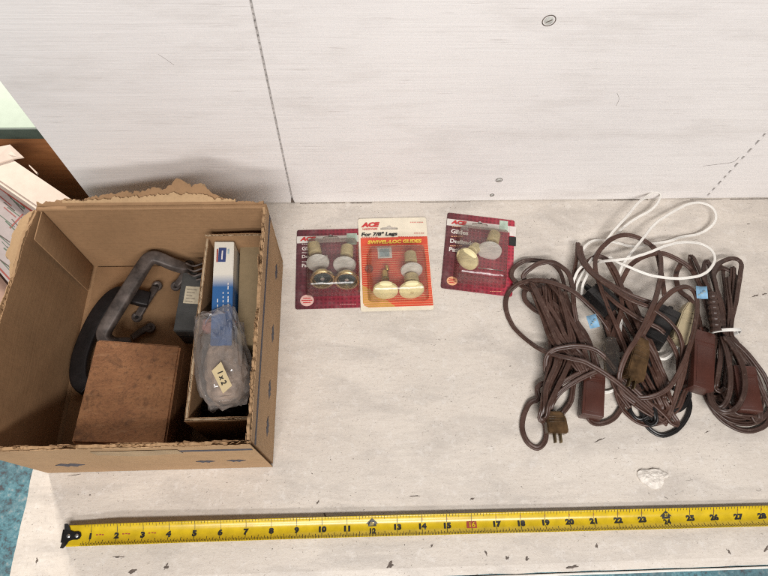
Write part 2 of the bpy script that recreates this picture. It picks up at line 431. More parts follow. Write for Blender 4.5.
box('front_edge_strip', (XL + .004, YF - .0035, -.034), (1.25, YF - .0012, -.0016), M['edge'], tt, .0008)
# dark knot-like bare patches and scars in the paint, each a small thin piece of its own
def blob(u, v, ru, rv, rot=0, seed=0, n=18, jag=.35):
    c = P(u, v); out = []
    for i in range(n):
        a = 2 * math.pi * i / n; r = 1 + jag * nz(math.cos(a) * 1.3 + seed * 7.1, math.sin(a) * 1.3, seed) * 2
        x, y = ru * r * math.cos(a), rv * r * math.sin(a)
        out.append((c.x + x * math.cos(rot) - y * math.sin(rot), c.y + x * math.sin(rot) + y * math.cos(rot)))
    return out
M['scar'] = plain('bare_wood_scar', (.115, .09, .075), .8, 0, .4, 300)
for i, (u, v, a, b, r) in enumerate([(391, 565, .007, .0035, .6), (133, 571, .006, .0025, .2), (166, 567, .006, .003, 1.0), (318, 502, .004, .0015, .8), (432, 546, .004, .0014, .9), (486, 553, .0015, .0045, .2),
        (508, 558, .003, .003, 0), (527, 559, .004, .003, 1), (597, 546, .0025, .0035, .3), (573, 567, .009, .002, .1), (729, 552, .0016, .0045, .5), (766, 549, .005, .004, .4), (724, 525, .010, .0014, .1),
        (749, 525, .004, .0022, 0), (755, 296, .008, .0018, .2), (764, 294, .006, .0016, .3), (600, 440, .013, .0010, .35), (75, 475, .010, .0006, .1), (748, 224, .004, .0012, .1), (119, 557, .010, .0012, -.05),
        (90, 495, .0012, .0012, 0), (472, 499, .0035, .0016, .3), (415, 496, .010, .0008, 0), (707, 432, .005, .0008, .4), (37, 560, .0016, .004, .3), (325, 515, .0018, .004, .3)]):
    sheet('paint_scar', blob(u, v, a * .5, b * .5, r, i, 26, .7), .0001, .00025, M['scar'], tt)
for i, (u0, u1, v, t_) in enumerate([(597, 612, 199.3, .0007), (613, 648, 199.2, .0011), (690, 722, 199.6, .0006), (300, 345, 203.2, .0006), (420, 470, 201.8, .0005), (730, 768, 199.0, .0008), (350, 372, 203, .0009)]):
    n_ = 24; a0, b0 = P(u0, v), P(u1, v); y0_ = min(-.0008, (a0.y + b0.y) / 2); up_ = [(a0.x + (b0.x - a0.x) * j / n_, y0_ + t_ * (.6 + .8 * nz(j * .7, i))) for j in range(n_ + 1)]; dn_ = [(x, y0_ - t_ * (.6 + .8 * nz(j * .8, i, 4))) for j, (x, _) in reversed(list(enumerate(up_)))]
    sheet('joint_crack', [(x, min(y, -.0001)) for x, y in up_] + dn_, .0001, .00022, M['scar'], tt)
# a lifted paint blister by the tape
def flake():
    o = thing('paint_blister', 'crusty lump of lifted white paint on the bare tabletop above the tape', 'paint flake', tuple(P(652, 478)))
    pts = [(637, 472), (641, 469.5), (648, 470), (653, 469), (659, 470), (664, 472.5), (668, 475.5), (666, 478), (662.5, 478.5), (663, 483), (661, 487.5), (655, 489.5), (649, 488), (644, 484), (640, 481), (637, 477)]
    ring = [P(u, v) for u, v in pts]; ring = [ring[i].lerp(ring[(i + 1) % 16], t) for i in range(16) for t in (0, .5)]; c = sum(ring, Vector()) / len(ring); V = []; F = []; n = len(ring); L = 9
    for k in range(L + 1):
        t = k / L
        for i, q in enumerate(ring):
            p = c + (q - c) * (1 - t * .97) * (1 + .10 * nz(q.x * 300, q.y * 300))
            z = .0001 if k == 0 else .0014 + .0030 * (1 - (1 - t) ** 2.5) + .0016 * nz(p.x, p.y, .3, 190) + .0008 * nz(p.x, p.y, .7, 520)
            if k == 1: p = c + (q - c) * 1.0
            V.append((p.x, p.y, max(.0001, z)))
    for k in range(L):
        for i in range(n):
            a = k * n + i; b = k * n + (i + 1) % n; F.append((a, b, b + n, a + n))
    F.append(tuple(L * n + i for i in range(n)))
    mesh('paint_crust', V, F, M['flake'], o, False, True)
flake()

# backboard: three painted panels, joints bridged here and there by paint
S1, S2 = -0.0514, 0.4989
bb = thing('backboard', None, None, (0, 0, 0)); tag(bb, kind='structure')
H = .46
back_rails = box('backing_rail', (-.300, .0185, .002), (1.25, .034, H - .01), M['groove'], bb)
for x0, x1 in ((-.3058, S1 - .0009), (S1 + .0009, S2 - .0013), (S2 + .0013, 1.25)):
    box('panel', (x0, 0, .0012), (x1, .018, H), M['board'], bb, .0006, seg=1)
def seam(xs, pitch, duty, w_, seed, mat):
    r = random.Random(seed); b = bmesh.new(); z = .001
    while z < H - .02:
        ln = pitch * duty * r.uniform(.75, 1.2)
        box_bm((xs - w_ / 2, .0004 + r.uniform(0, .0003), z), (xs + w_ / 2, .012, z + ln), bm=b); z += ln + pitch * (1 - duty) * r.uniform(.7, 1.3)
    o = from_bm('joint_filler', b, mat, bb); tag(o, kind='stuff')
seam(S1, .0075, .6, .0016, 3, M['seam']); seam(S2, .0130, .40, .0025, 4, M['board'])
# chipped paint at the foot of the left joint
sheet_pts = [(S1 - .0022, 0), (S1 + .0028, 0), (S1 + .0017, .005), (S1 + .0004, .011), (S1 - .0006, .010), (S1 - .0018, .004)]
mesh('joint_chip', [(x, -.00045, z + .0012) for x, z in sheet_pts] + [(x, .0004, z + .0012) for x, z in sheet_pts],
     [tuple(range(6)), tuple(range(11, 5, -1))] + [(i, (i + 1) % 6, 6 + (i + 1) % 6, 6 + i) for i in range(6)], M['scar'], bb)
# countersunk screws painted over
def screw(u, v, r, tilt):
    c = P(u, v, y=0)
    mt = Matrix.Translation((c.x, -.0002, c.z)) @ Matrix.Rotation(RAD(90), 4, 'X') @ Matrix.Rotation(tilt, 4, 'Z')
    s = lathe('screw_head', [(r * .70, -.0004), (r * .70, .0002), (r * .55, .0005), (.0001, .00055)], M['steel_paint'], bb, 18, mt)
    ring = [(math.cos(a) * r, math.sin(a) * r * .95) for a in [2 * math.pi * i / 26 for i in range(27)]]
    path = [mt @ Vector((x, y, .0)) for x, y in ring]; V, F = sweep(path, circle(.00042, 6)); mesh('screw_rim', V, F, M['scar'], s)
    box_m = mesh('screw_slot', [mt @ Vector(q) for q in ((-r*.5, -r*.09, .0007), (r*.5, -r*.09, .0007), (r*.5, r*.09, .0007), (-r*.5, r*.09, .0007))], [(0, 1, 2, 3)], M['scar'], s)
M['steel_paint'] = plain('painted_screw', (.50, .50, .47), .5, 0, .2, 300)
screw(549, 20.5, .0058, .5); screw(499, 180, .0040, .3); screw(492, 195, .0026, .9)
# knife scratch that runs into the right joint
def wall_line(pts, r, name='scratch'):
    path = catmull([Vector((P(u, v, y=0).x, -.0001, P(u, v, y=0).z)) for u, v in pts], .002)
    V, F = sweep(path, circle(r, 5)); mesh(name, V, F, M['scar'], bb)
wall_line([(703, 166), (716, 164.5), (728, 163), (735, 161), (739, 157)], .00020)
wall_line([(617, 93), (619, 99), (616, 106)], .00012); wall_line([(158, 54), (167, 60), (174, 65)], .00011)

# ------------------------------------------------------------------ clutter standing on the floor behind and left of the table
# pale green topped brown cabinet
cx1, cz = -.50, None
yc = .30; zt = P(10, 128, y=yc).z; zb = P(10, 138, y=yc).z
cab = thing('cabinet', 'brown wood cabinet with pale green top behind the white backboard', 'cabinet', (-.9, .6, -.76))
box('body', (-1.5, yc + .004, -.76), (-.36, .86, zb), M['veneer'], cab, .002, True)
tp = box('top', (-1.52, yc + .001, zb + .0006), (-.34, .88, zt), M['pale_green'], cab, .001, True)
box('edging', (-1.52, yc - .003, zb + .0008), (-.34, yc + .0005, zt - .0008), M['dark_green'], tp, .0006, True)
# pale carton with an open flap, and a printed carton in front of it
def panel3(name, quad, thick, mat, parent, nrm=None):
    q = [Vector(v) for v in quad]; n_ = nrm or (q[1] - q[0]).cross(q[2] - q[0]).normalized()
    V = q + [v - n_ * thick for v in q]
    k = len(q); F = [tuple(range(k)), tuple(range(2 * k - 1, k - 1, -1))] + [(i, (i + 1) % k, k + (i + 1) % k, k + i) for i in range(k)]
    return mesh(name, V, F, mat, parent, False, True)
zc = -.20
pc = thing('pale_carton', 'pale pink cardboard carton with a long open flap beside brown cabinet', 'carton', tuple(P(20, 180, zc).xy) + (-.76,))
a = P(11, 158.5, zc); b = P(62, 193, zc); c_ = P(50, 214, zc); d_ = P(-14, 171, zc)
ab = (b - a).normalized(); a0 = a - ab * .02; d0 = d_ - ab * .05; b0 = b + ab * .10; c0 = c_ + ab * .10
up = Vector((0, 0, 1))
panel3('flap', [a, b0, c0, d0], .004, M['pale_carton'], pc, up)
panel3('side_wall', [a - up * .0045, b0 - up * .0045, Vector((b0.x, b0.y, -.76)), Vector((a.x, a.y, -.76))], .005, M['pale_carton'], pc)
panel3('side_wall', [d0 - up * .0045, c0 - up * .0045, Vector((c0.x, c0.y, -.76)), Vector((d0.x, d0.y, -.76))], .005, M['pale_carton'], pc)
panel3('end_wall', [b0 - up * .0045, c0 - up * .0045, Vector((c0.x, c0.y, -.76)), Vector((b0.x, b0.y, -.76))], .005, M['pale_carton'], pc)
panel3('flap', [P(-12, 149, zc + .012), P(10, 144.5, zc + .014), P(23.5, 157, zc + .010), P(13, 158.5, zc + .004), P(-12, 166, zc + .004)], .003, M['pale_carton'], pc, up)
panel3('flap_edge', [P(29, 164.5, zc - .015), P(37.5, 172.5, zc - .015), P(36.5, 174, zc - .015), P(29, 166, zc - .015)], .004, M['pale_carton'], pc, up)
zp = -.24
pr = thing('printed_carton', 'carton printed with red and green lines left of the cardboard box', 'carton', tuple(P(10, 240, zp).xy) + (-.76,))
q = [P(-30, 166, zp), P(60, 230, zp), P(46, 330, zp), P(12, 287, zp), P(-34, 232, zp)]
tpn = panel3('top', q, .004, M['print_paper'], pr, up)
for i in range(5):
    i2 = (i + 1) % 5; panel3('side_wall', [q[i] - up * .0045, q[i2] - up * .0045, Vector((q[i2].x, q[i2].y, -.76)), Vector((q[i].x, q[i].y, -.76))], .004, M['print_paper'], pr)
def line_on(pts, z, r, mat, parent, name='printed_line'):
    pp = [P(u, v, z) for u, v in pts]; V = []; F = []
    for i in range(len(pp)):
        t = (pp[min(i + 1, len(pp) - 1)] - pp[max(i - 1, 0)]).normalized(); s = Vector((-t.y, t.x, 0)) * r; V += [pp[i] - s, pp[i] + s]
    for i in range(len(pp) - 1): F.append((2 * i, 2 * i + 1, 2 * i + 3, 2 * i + 2))
    return mesh(name, V, F, mat, parent, False, True)
line_on([(-10, 181), (33, 212)], zp + .0005, .0014, M['redbox'], pr); line_on([(10, 228), (23, 214)], zp + .0005, .0016, M['redbox'], pr)
line_on([(-10, 258), (14, 284)], zp + .0006, .0012, M['redbox'], pr)
rr = random.Random(5)
for i in range(17):
    u0 = rr.uniform(-8, 12); v0 = 190 + i * 4.6 + rr.uniform(-2, 2); ln = rr.uniform(8, 22)
    line_on([(u0, v0), (u0 + ln, v0 + ln * rr.uniform(.7, 1.1))], zp + .0004 + .00002 * i, rr.uniform(.0004, .0009), M['green_ink'] if i % 3 else M['scar'], pr)
for i in range(2):
    u0 = rr.uniform(-6, 10); v0 = 196 + i * 11; line_on([(u0, v0), (u0 + 12, v0 + 10)], zp + .0009 + .00002 * i, .0007, M['redbox'], pr)
sl = thing('salmon_carton', 'plain salmon brown carton below the printed carton', 'carton', tuple(P(-5, 330, -.30).xy) + (-.76,))
q = [P(-40, 228, -.30), P(24, 305, -.30), P(24, 400, -.30), P(-40, 400, -.30)]
panel3('top', q, .005, M['salmon'], sl, up)
for i in range(4):
    i2 = (i + 1) % 4; panel3('side_wall', [q[i] - up * .0055, q[i2] - up * .0055, Vector((q[i2].x, q[i2].y, -.76)), Vector((q[i].x, q[i].y, -.76))], .004, M['salmon'], sl)

# ------------------------------------------------------------------ corrugated walls
def corr_wall(parent, name, a, b, z0, ztop, thick, jag=(.003, .003, .003), wave=.0062, mats=None, seed=0, lean=0., bulge=0., topfn=None, step=.0011, med_drop=.0002):
    """a wall from a to b (plan points of its outer face, inside lies to the left of a->b): outer liner, fluting, inner liner with torn upper edges"""
    a = Vector((a[0], a[1], 0)); b = Vector((b[0], b[1], 0)); t = (b - a); L = t.length; t.normalize(); nrm = Vector((-t.y, t.x, 0))
    n = max(8, int(L / step)); lin = thick * .14
    def top(s, ch):
        j = jag[ch]; base = ztop + (topfn(s, ch) if topfn else 0)
        return base + j * (nz(s * 60, seed * 3.3, ch * 5) + .7 * nz(s * 210, seed, ch * 9) + .5 * nz(s * 520, seed, ch * 3)) - j * .5
    rows = 5
    def off(s, zf): return nrm * ((.0030 if seed in (3, 4) else .0) * nz(s * 16, seed * 1.7, 5) * zf * min(1, s / .02, (L - s) / .02)) - nrm * (lean * zf + bulge * math.sin(math.pi * s / L) * zf)
    def liner(d0, d1, ch, nm, mat):
        V = []; F = []
        for i in range(n + 1):
            s = L * i / n; zt_ = top(s, ch)
            for d in (d0, d1):
                for k in range(rows + 1):
                    zf = k / rows; V.append(a + t * s + nrm * d + off(s, zf) + Vector((0, 0, z0 + (zt_ - z0) * zf)))
        w_ = 2 * (rows + 1)
        for i in range(n):
            for k in range(rows):
                p = i * w_ + k; F.append((p, p + 1, p + w_ + 1, p + w_)); p2 = p + rows + 1; F.append((p2, p2 + w_, p2 + w_ + 1, p2 + 1))
            p = i * w_ + rows; F.append((p, p + rows + 1, p + rows + 1 + w_, p + w_))
            p = i * w_; F.append((p, p + w_, p + rows + 1 + w_, p + rows + 1))
        for i in (0, n):
            p = i * w_
            for k in range(rows): F.append((p + k, p + k + 1, p + rows + 2 + k, p + rows + 1 + k))
        return mesh(nm, V, F, mat, parent if nm == name else wall, nm == '', True)
    wall = None
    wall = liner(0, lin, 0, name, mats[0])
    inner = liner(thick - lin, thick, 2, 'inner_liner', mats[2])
    V = []; F = []
    for i in range(n + 1):
        s = L * i / n; zt_ = top(s, 1) - med_drop; d = thick / 2 + (thick / 2 - lin * 1.25) * math.sin(2 * math.pi * s / wave + 1.6 * nz(s * 50, seed)) * (.75 + .25 * nz(s * 30, seed, 8))
        for zf, z_ in ((.55, z0 + (zt_ - z0) * .55), (1, zt_)): V.append(a + t * s + nrm * d + off(s, zf) + Vector((0, 0, z_)))
    for i in range(n): F.append((2 * i, 2 * i + 2, 2 * i + 3, 2 * i + 1))
    mesh('fluting', V, F, mats[1], wall, True, True)
    V = []; F = []
    for i in range(n + 1):
        s = L * i / n; zt_ = ztop + (topfn(s, 1) if topfn else 0) - thick * .62 + jag[1] * 1.5 * (nz(s * 34, seed * 2.1, 4) + .6 * nz(s * 150, seed, 6)) + thick * .25
        for d in (thick * .22, thick * .78):
            for z_ in (zt_ - thick * 1.2, zt_): V.append(a + t * s + nrm * d + off(s, 1) + Vector((0, 0, z_)))
    for i in range(n):
        p = 4 * i; F += [(p + 1, p + 3, p + 7, p + 5), (p, p + 1, p + 5, p + 4), (p + 2, p + 6, p + 7, p + 3)]
    mesh('crushed_edge', V, F, mats[1], wall, False, True)
    return wall

# ------------------------------------------------------------------ the cardboard box
BX0, BX1, BY0, BY1, BH = -.2935, -.0600, -.3330, -.0880, .131
bxt = thing('cardboard_box', 'open brown cardboard box with torn rim filled with hardware', 'box', ((BX0 + BX1) / 2, (BY0 + BY1) / 2, 0))
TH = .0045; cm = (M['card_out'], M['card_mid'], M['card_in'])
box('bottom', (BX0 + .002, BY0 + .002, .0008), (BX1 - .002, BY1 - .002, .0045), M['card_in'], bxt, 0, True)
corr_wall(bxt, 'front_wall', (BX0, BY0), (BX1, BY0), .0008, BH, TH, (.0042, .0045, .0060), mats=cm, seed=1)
corr_wall(bxt, 'right_wall', (BX1, BY0 + TH), (BX1, BY1 - TH), .0008, BH, TH, (.0030, .0050, .0085), mats=cm, seed=2)
corr_wall(bxt, 'back_wall', (BX1, BY1), (BX0, BY1), .0008, BH - .001, TH, (.0008, .001, .0005), mats=cm, seed=3)
corr_wall(bxt, 'left_wall', (BX0, BY1 - TH), (BX0, BY0 + TH), .0008, BH + .001, TH, (.002, .003, .0016), mats=cm, seed=4, bulge=.006, lean=.002)
cr_ = [Vector((x_, BY1 - TH / 2, BH - .0012 + .0005 * nz(x_ * 40, 3))) for x_ in [BX0 + .0005 + (BX1 - BX0 - .001) * i / 60 for i in range(61)]]
V, F = sweep(cr_, rrect(TH + .0012, .0036, .0016, 4)); mesh('rim_crease', V, F, M['card_in'], bxt, True, True)
# rounded crease over the back wall and the stub of the torn back flap
def torn_flap(name, xs, wfn, y0, z0, dirv, mat_top, mat_edge, along='x', seed=0):
    """remnant of a flap hinged on the rim; wfn gives its width along the hinge"""
    V = []; F = []; n = len(xs); rows = 4; dv = Vector(dirv).normalized()
    nv = dv.cross(Vector((1, 0, 0)) if along == 'x' else Vector((0, 1, 0))).normalized(); nv = nv if nv.z > 0 else -nv
    for s in xs:
        wd = max(.0012, wfn(s) * (1 + .35 * nz(s * 70, seed, 1)) + .0034 * nz(s * 120, seed) + .0022 * nz(s * 380, seed, 2) + .0012 * nz(s * 900, seed))
        for lay in (0, 1):
            for k in range(rows + 1):
                d = wd * k / rows * (1 if lay == 0 else (1 + .22 * nz(s * 140, seed + 5)))
                base = Vector((s, y0, z0)) if along == 'x' else Vector((y0, s, z0))
                V.append(base + dv * d + nv * (.0004 * nz(s * 60, d * 60)) - nv * (.0036 * lay) + nv * .0012 * math.sin(k / rows * 2))
    w_ = 2 * (rows + 1)
    for i in range(n - 1):
        for k in range(rows):
            p = i * w_ + k; F.append((p, p + 1, p + w_ + 1, p + w_)); p2 = p + rows + 1; F.append((p2, p2 + w_, p2 + w_ + 1, p2 + 1))
        p = i * w_ + rows; F.append((p, p + rows + 1, p + rows + 1 + w_, p + w_))
    o = mesh(name, V, F, mat_top, bxt, False, True); o.data.materials.append(mat_edge)
    for f in o.data.polygons:
        if f.index % (2 * rows + 1) == 2 * rows: f.material_index = 1
    return o
def interp(tab):
    def f(s):
        for (x0, y0), (x1, y1) in zip(tab, tab[1:]):
            if x0 <= s <= x1: return y0 + (y1 - y0) * (s - x0) / (x1 - x0)
        return tab[0][1] if s < tab[0][0] else tab[-1][1]
    return f
xs = [BX0 + .001 + (BX1 - BX0 - .004) * i / 170 for i in range(171)]
torn_flap('back_flap_stub', xs, interp([(-.30, .004), (-.272, .005), (-.25, .006), (-.22, .011), (-.19, .014), (-.165, .019), (-.14, .024), (-.125, .020), (-.115, .012), (-.105, .006), (-.09, .003), (-.06, .002)]),
          BY1 - .0004, BH + .0004, (0, .80, .42), M['card_in'], M['torn'], 'x', 2)
torn_flap('torn_ply', xs[20:150], interp([(-.30, .001), (-.25, .0025), (-.22, .0040), (-.19, .0055), (-.165, .008), (-.14, .009), (-.125, .007), (-.11, .003), (-.06, .001)]),
          BY1 + .0005, BH + .0040, (0, .80, .36), M['torn'], M['card_mid'], 'x', 14)
ys = [BY1 - .002 - .085 * i / 80 for i in range(81)]
torn_flap('left_flap_stub', ys, interp([(-.175, .002), (-.165, .007), (-.15, .016), (-.13, .022), (-.11, .023), (-.098, .017), (-.090, .006)]),
          BX0 - .004, BH - .006, (-.80, 0, -.30), M['torn'], M['torn'], 'y', 6)
ys = [-.225 - .10 * i / 80 for i in range(81)]
torn_flap('left_flap_stub', ys, interp([(-.33, .016), (-.26, .014), (-.235, .008), (-.225, .001)]), BX0 - .007, BH - .004, (-.9, 0, -.15), M['card_out'], M['torn'], 'y', 9)
# manufacturer's glue tab inside the back left corner
box('glue_tab', (BX0 + TH + .0005, BY1 - TH - .034, .0085), (BX0 + TH + .0018, BY1 - TH - .001, BH - .0015), M['card_in'], bxt, .0004, True)
# bottom flap seam inside and the chink of daylight in the corner
box('bottom_flap', (BX0 + TH + .006, BY0 + TH + .004, .0047), (BX1 - TH - .003, BY1 - TH - .0018, .0078), M['card_in'], bxt, .0006, True)
# printed marks on the outside
def wall_print(nm, pts, face):
    """pts in (along, z) on the front ('f') or right ('r') wall"""
    k = len(pts); d0 = .0004
    V = [((s, BY0 - d0, z) if face == 'f' else (BX1 + d0, s, z)) for s, z in pts] + [((s, BY0 - .00005, z) if face == 'f' else (BX1 + .00005, s, z)) for s, z in pts]
    return mesh(nm, V, [tuple(range(k)), tuple(range(2 * k - 1, k - 1, -1))] + [(i, (i + 1) % k, k + (i + 1) % k, k + i) for i in range(k)], M['ink'], bxt, False, True)
wall_print('printed_line', [(BY0 + .004, BH - .026), (BY1 - .001, BH - .026), (BY1 - .001, BH - .020), (BY0 + .004, BH - .020)], 'r')
wall_print('printed_line', [(-.155, BH - .024), (BX1 - .002, BH - .024), (BX1 - .002, BH - .018), (-.155, BH - .018)], 'f')
def emblem(c, z, face, s=1.0):
    wall_print('printed_mark', [(c - .019*s, z), (c - .006*s, z + .012*s), (c, z + .006*s), (c + .006*s, z + .012*s), (c + .019*s, z), (c + .008*s, z - .006*s), (c + .004*s, z - .014*s), (c - .002*s, z - .006*s), (c - .008*s, z - .013*s), (c - .011*s, z - .004*s)], face)
for c in (-.248, -.118, -.088): emblem(c, .050, 'f', .75 if c < -.2 else .5)
for c in (-.125, -.200, -.262, -.300): emblem(c, .048, 'r', .55)
V = []; F = []
for i in range(40):
    s = -.200 + .075 * i / 39; h1 = .006 * nz(s * 60, 1); V += [(s, BY0 - .0006, BH - .012 + h1 * .3), (s, BY0 - .0006, BH - .040 + h1 + .02 * abs(i / 39 - .5))]
for i in range(39): F.append((2 * i, 2 * i + 1, 2 * i + 3, 2 * i + 2))
mesh('packing_tape', V, F, M['pack_tape'], bxt, False, True)

# ------------------------------------------------------------------ what lies in the box
FZ = .0080                                               # level of the box floor
# brown block-shaped tin
q = [P(96.5, 339.5, .088), P(180.5, 345.5, .088), P(165, 446, .088), P(70.5, 443, .088)]
tn = thing('hinged_tin', 'square tarnished copper brown tin in the front of the cardboard box', 'tin', (sum((v.x for v in q)) / 4, sum((v.y for v in q)) / 4, FZ))
def prism(nm, ring, z0, z1, mat, parent, bev):
    b = bmesh.new(); lo = [b.verts.new((v.x, v.y, z0)) for v in ring]; hi = [b.verts.new((v.x, v.y, z1)) for v in ring]; k = len(ring)
    b.faces.new(hi); b.faces.new(lo[::-1])
    for i in range(k): b.faces.new((lo[i], lo[(i + 1) % k], hi[(i + 1) % k], hi[i]))
    bmesh.ops.recalc_face_normals(b, faces=b.faces)
    bmesh.ops.bevel(b, geom=list(b.edges), offset=bev, segments=2, affect='EDGES')
    return auto_smooth(from_bm(nm, b, mat, parent, world=True))
cen = sum(q, Vector()) / 4
prism('lid', q, .0735, .088, M['copper'], tn, .0018)
prism('body', [cen + (v - cen) * .985 for v in q], FZ + .0003, .0730, M['copper'], tn, .001)
# iron pull handles
def ears(parent, u, v, z, mat, r=.0062):
    c = P(u, v, z) - offset_of(parent)
    e_ = lathe('screw_ear', [(r * .96, -.0018), (r, -.0006), (r * .94, .0014), (r * .62, .0020), (r * .34, .0006), (.0001, .0004)], mat, parent, 20, Matrix.Translation(c))
    lathe('screw_hole', [(r * .33, .0007), (.0001, .0008)], M['black'], e_, 14, Matrix.Translation(c))
hd = thing('pull_handle', 'dark grey iron pull handle lying in the cardboard box', 'handle', tuple(P(125, 295, FZ).xy) + (FZ,))
pth = catmull([P(u, v, z) for u, v, z in ((190, 269, .024), (184, 268, .032), (172, 264, .042), (162, 259.5, .048), (155, 257.5, .050), (149.5, 259, .051), (145, 264, .051), (133, 283, .052), (117, 309, .050), (107, 326, .047), (104, 334, .042), (107, 340, .036), (116, 343, .028), (130, 343, .018))], .002)
V, F = sweep(pth, rrect(.0150, .0125, .0026, 2), roll=lambda i: .1, scale=lambda i: .72 + .28 * math.sin(math.pi * min(1, max(0, i / len(pth)))) ** .6)
mesh('grip', V, F, M['iron'], hd, True, True)
for u, v in ((176, 286), (189, 265)): ears(hd, u, v, .016, M['iron'])
V, F = sweep(catmull([P(189, 264, .022), P(183, 276, .020), P(176, 286, .015)], .002), rrect(.008, .004, .0015)); mesh('foot_plate', V, F, M['iron'], hd, True, True)
ears(hd, 150, 328, .014, M['iron'])
V, F = sweep(catmull([P(150, 327, .013), P(142, 331, .015), P(132, 338, .014)], .002), rrect(.008, .004, .0015)); mesh('foot_plate', V, F, M['iron'], hd, True, True)
h2 = thing('pull_handle', 'blackened iron pull handle tucked under the grey handle in the box', 'handle', tuple(P(95, 340, FZ).xy) + (FZ,))
pth2 = catmull([P(u, v, z) for u, v, z in ((149, 300, .018), (140, 298, .022), (128, 295, .024), (118, 295, .024), (107, 304, .022), (96, 320, .020), (86, 342, .019), (80, 362, .018), (80, 380, .016), (88, 388, .014))], .002)
V, F = sweep(pth2, rrect(.0185, .0100, .0025)); mesh('grip', V, F, M['iron_dark'], h2, True, True)
ears(h2, 157, 286, .012, M['iron']); ears(h2, 137, 317, .012, M['iron'])
V, F = sweep(catmull([P(156, 287, .013), P(147, 301, .016), P(138, 316, .013)], .002), rrect(.0085, .0045, .0015)); mesh('foot_plate', V, F, M['iron'], h2, True, True)
# small grey case with an aged label
gc = thing('grey_case', 'small dark grey case with aged label against the inner carton', 'case', tuple(P(188, 300, FZ).xy) + (FZ,))
q = [P(183, 272, .050), P(206, 272, .050), P(200, 331, .050), P(173, 331, .050)]
prism('lid', q, .034, .050, M['tin'], gc, .001); cen = sum(q, Vector()) / 4
prism('body', [cen + (v - cen) * .99 for v in q], FZ + .0003, .0335, M['tin_dark'], gc, .001)
lb = prism('label', [P(186, 286, .0505), P(200, 287, .0505), P(198, 304, .0505), P(183, 303, .0505)], .0502, .0507, M['label'], gc, .00004)
for i in range(5):
    line_on([(187 - i * .4, 289 + i * 3), (197 - i * .4 - (i * 37 % 5), 290 + i * 3)], .05085, .00028, M['scar'], lb, 'printed_line')
# wire bracket lying on the case
wb = thing('wire_bracket', 'bent dark wire bracket lying above the small grey case', 'bracket', tuple(P(196, 268, .05).xy) + (.0507,))
for k_ in range(3):
    V, F = sweep(catmull([P(186 + k_, 263 + 5 * k_, .052), P(194, 266 + 5 * k_, .054), P(204, 263 + 5 * k_, .053), P(206, 267 + 5 * k_, .052), P(196, 270 + 5 * k_, .053)], .0015), circle(.0011, 6)); mesh('wire', V, F, M['iron'], wb, True, True)
# inner carton
IX0, IX1, IY0, IY1, IH = -.1295, BX1 - TH - .002, -.3035, -.1040, .095
ic = thing('inner_carton', 'small open corrugated carton standing inside the cardboard box', 'carton', ((IX0 + IX1) / 2, (IY0 + IY1) / 2, FZ))
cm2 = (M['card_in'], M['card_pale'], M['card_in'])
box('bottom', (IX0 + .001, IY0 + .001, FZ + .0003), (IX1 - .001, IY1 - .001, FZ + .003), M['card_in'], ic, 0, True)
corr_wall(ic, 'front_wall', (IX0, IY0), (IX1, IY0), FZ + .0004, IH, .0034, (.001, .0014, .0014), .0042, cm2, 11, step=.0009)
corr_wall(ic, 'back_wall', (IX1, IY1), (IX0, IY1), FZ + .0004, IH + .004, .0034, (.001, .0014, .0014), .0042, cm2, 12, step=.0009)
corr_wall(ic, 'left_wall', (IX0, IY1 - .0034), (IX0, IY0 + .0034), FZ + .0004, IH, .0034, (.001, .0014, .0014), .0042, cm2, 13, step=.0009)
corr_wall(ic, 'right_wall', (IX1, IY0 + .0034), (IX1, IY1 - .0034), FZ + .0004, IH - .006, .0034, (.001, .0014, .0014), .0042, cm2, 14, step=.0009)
# narrow white and blue carton
WZ = .092
q = [P(214.5, 241.5, WZ), P(234, 241.5, WZ), P(231.5, 345, WZ), P(210, 345, WZ)]
wc = thing('product_carton', 'narrow white and blue product carton standing in the inner carton', 'carton', (sum(v.x for v in q) / 4, sum(v.y for v in q) / 4, FZ + .003))
wcb = prism('carton_body', q, FZ + .0035, WZ, M['white_box'], wc, .0006)
def quadsheet(nm, pts, z, mat, parent, th=.0002): return prism(nm, [P(u, v, z) for u, v in pts], z, z + th, mat, parent, .00003)
kk = N('white_to_blue_carton_print'); tcn = kk.n('ShaderNodeTexCoord'); spn = kk.n('ShaderNodeSeparateXYZ'); kk.l(tcn.outputs['Object'], spn.inputs[0])
mrn = kk.n('ShaderNodeMapRange'); kk.l(spn.outputs[1], mrn.inputs[0]); yy0 = P(222, 287, WZ).y - wc.location.y; yy1 = P(222, 274, WZ).y - wc.location.y
mrn.inputs[1].default_value = yy0; mrn.inputs[2].default_value = yy1
kk.set(kk.mix(mrn.outputs[0], (.022, .10, .27), (.66, .62, .54)), .42)
wcb.data.materials.clear(); wcb.data.materials.append(kk.m)
M['navy_logo'] = plain('logo_navy', (.03, .05, .16), .4)
lp = [P(u, v, WZ) for u, v in ((219, 248), (226.5, 248), (225.5, 262), (218, 262))]
prism('emblem', lp, WZ + .0003, WZ + .0005, M['navy_logo'], wc, .00003)
line_on([(217.5, 249), (217, 262)], WZ + .0007, .0008, M['redbox'], wc, 'emblem_edge'); line_on([(222.5, 250.5), (221.8, 259.5)], WZ + .0008, .0007, M['white_ink'], wc, 'emblem_lettering')
line_on([(228.5, 249), (228.3, 254)], WZ + .0005, .0008, M['sticker'], wc, 'printed_line')
for j, uu in enumerate((217.5, 223.0, 228.0)):
    for k_ in range(3 + j * 2):
        v0 = 311 - k_ * 4.3; line_on([(uu, v0), (uu + .15, v0 - rr.uniform(1.6, 3.7))], WZ + .0006, .00045, M['white_ink'], wc, 'printed_word')
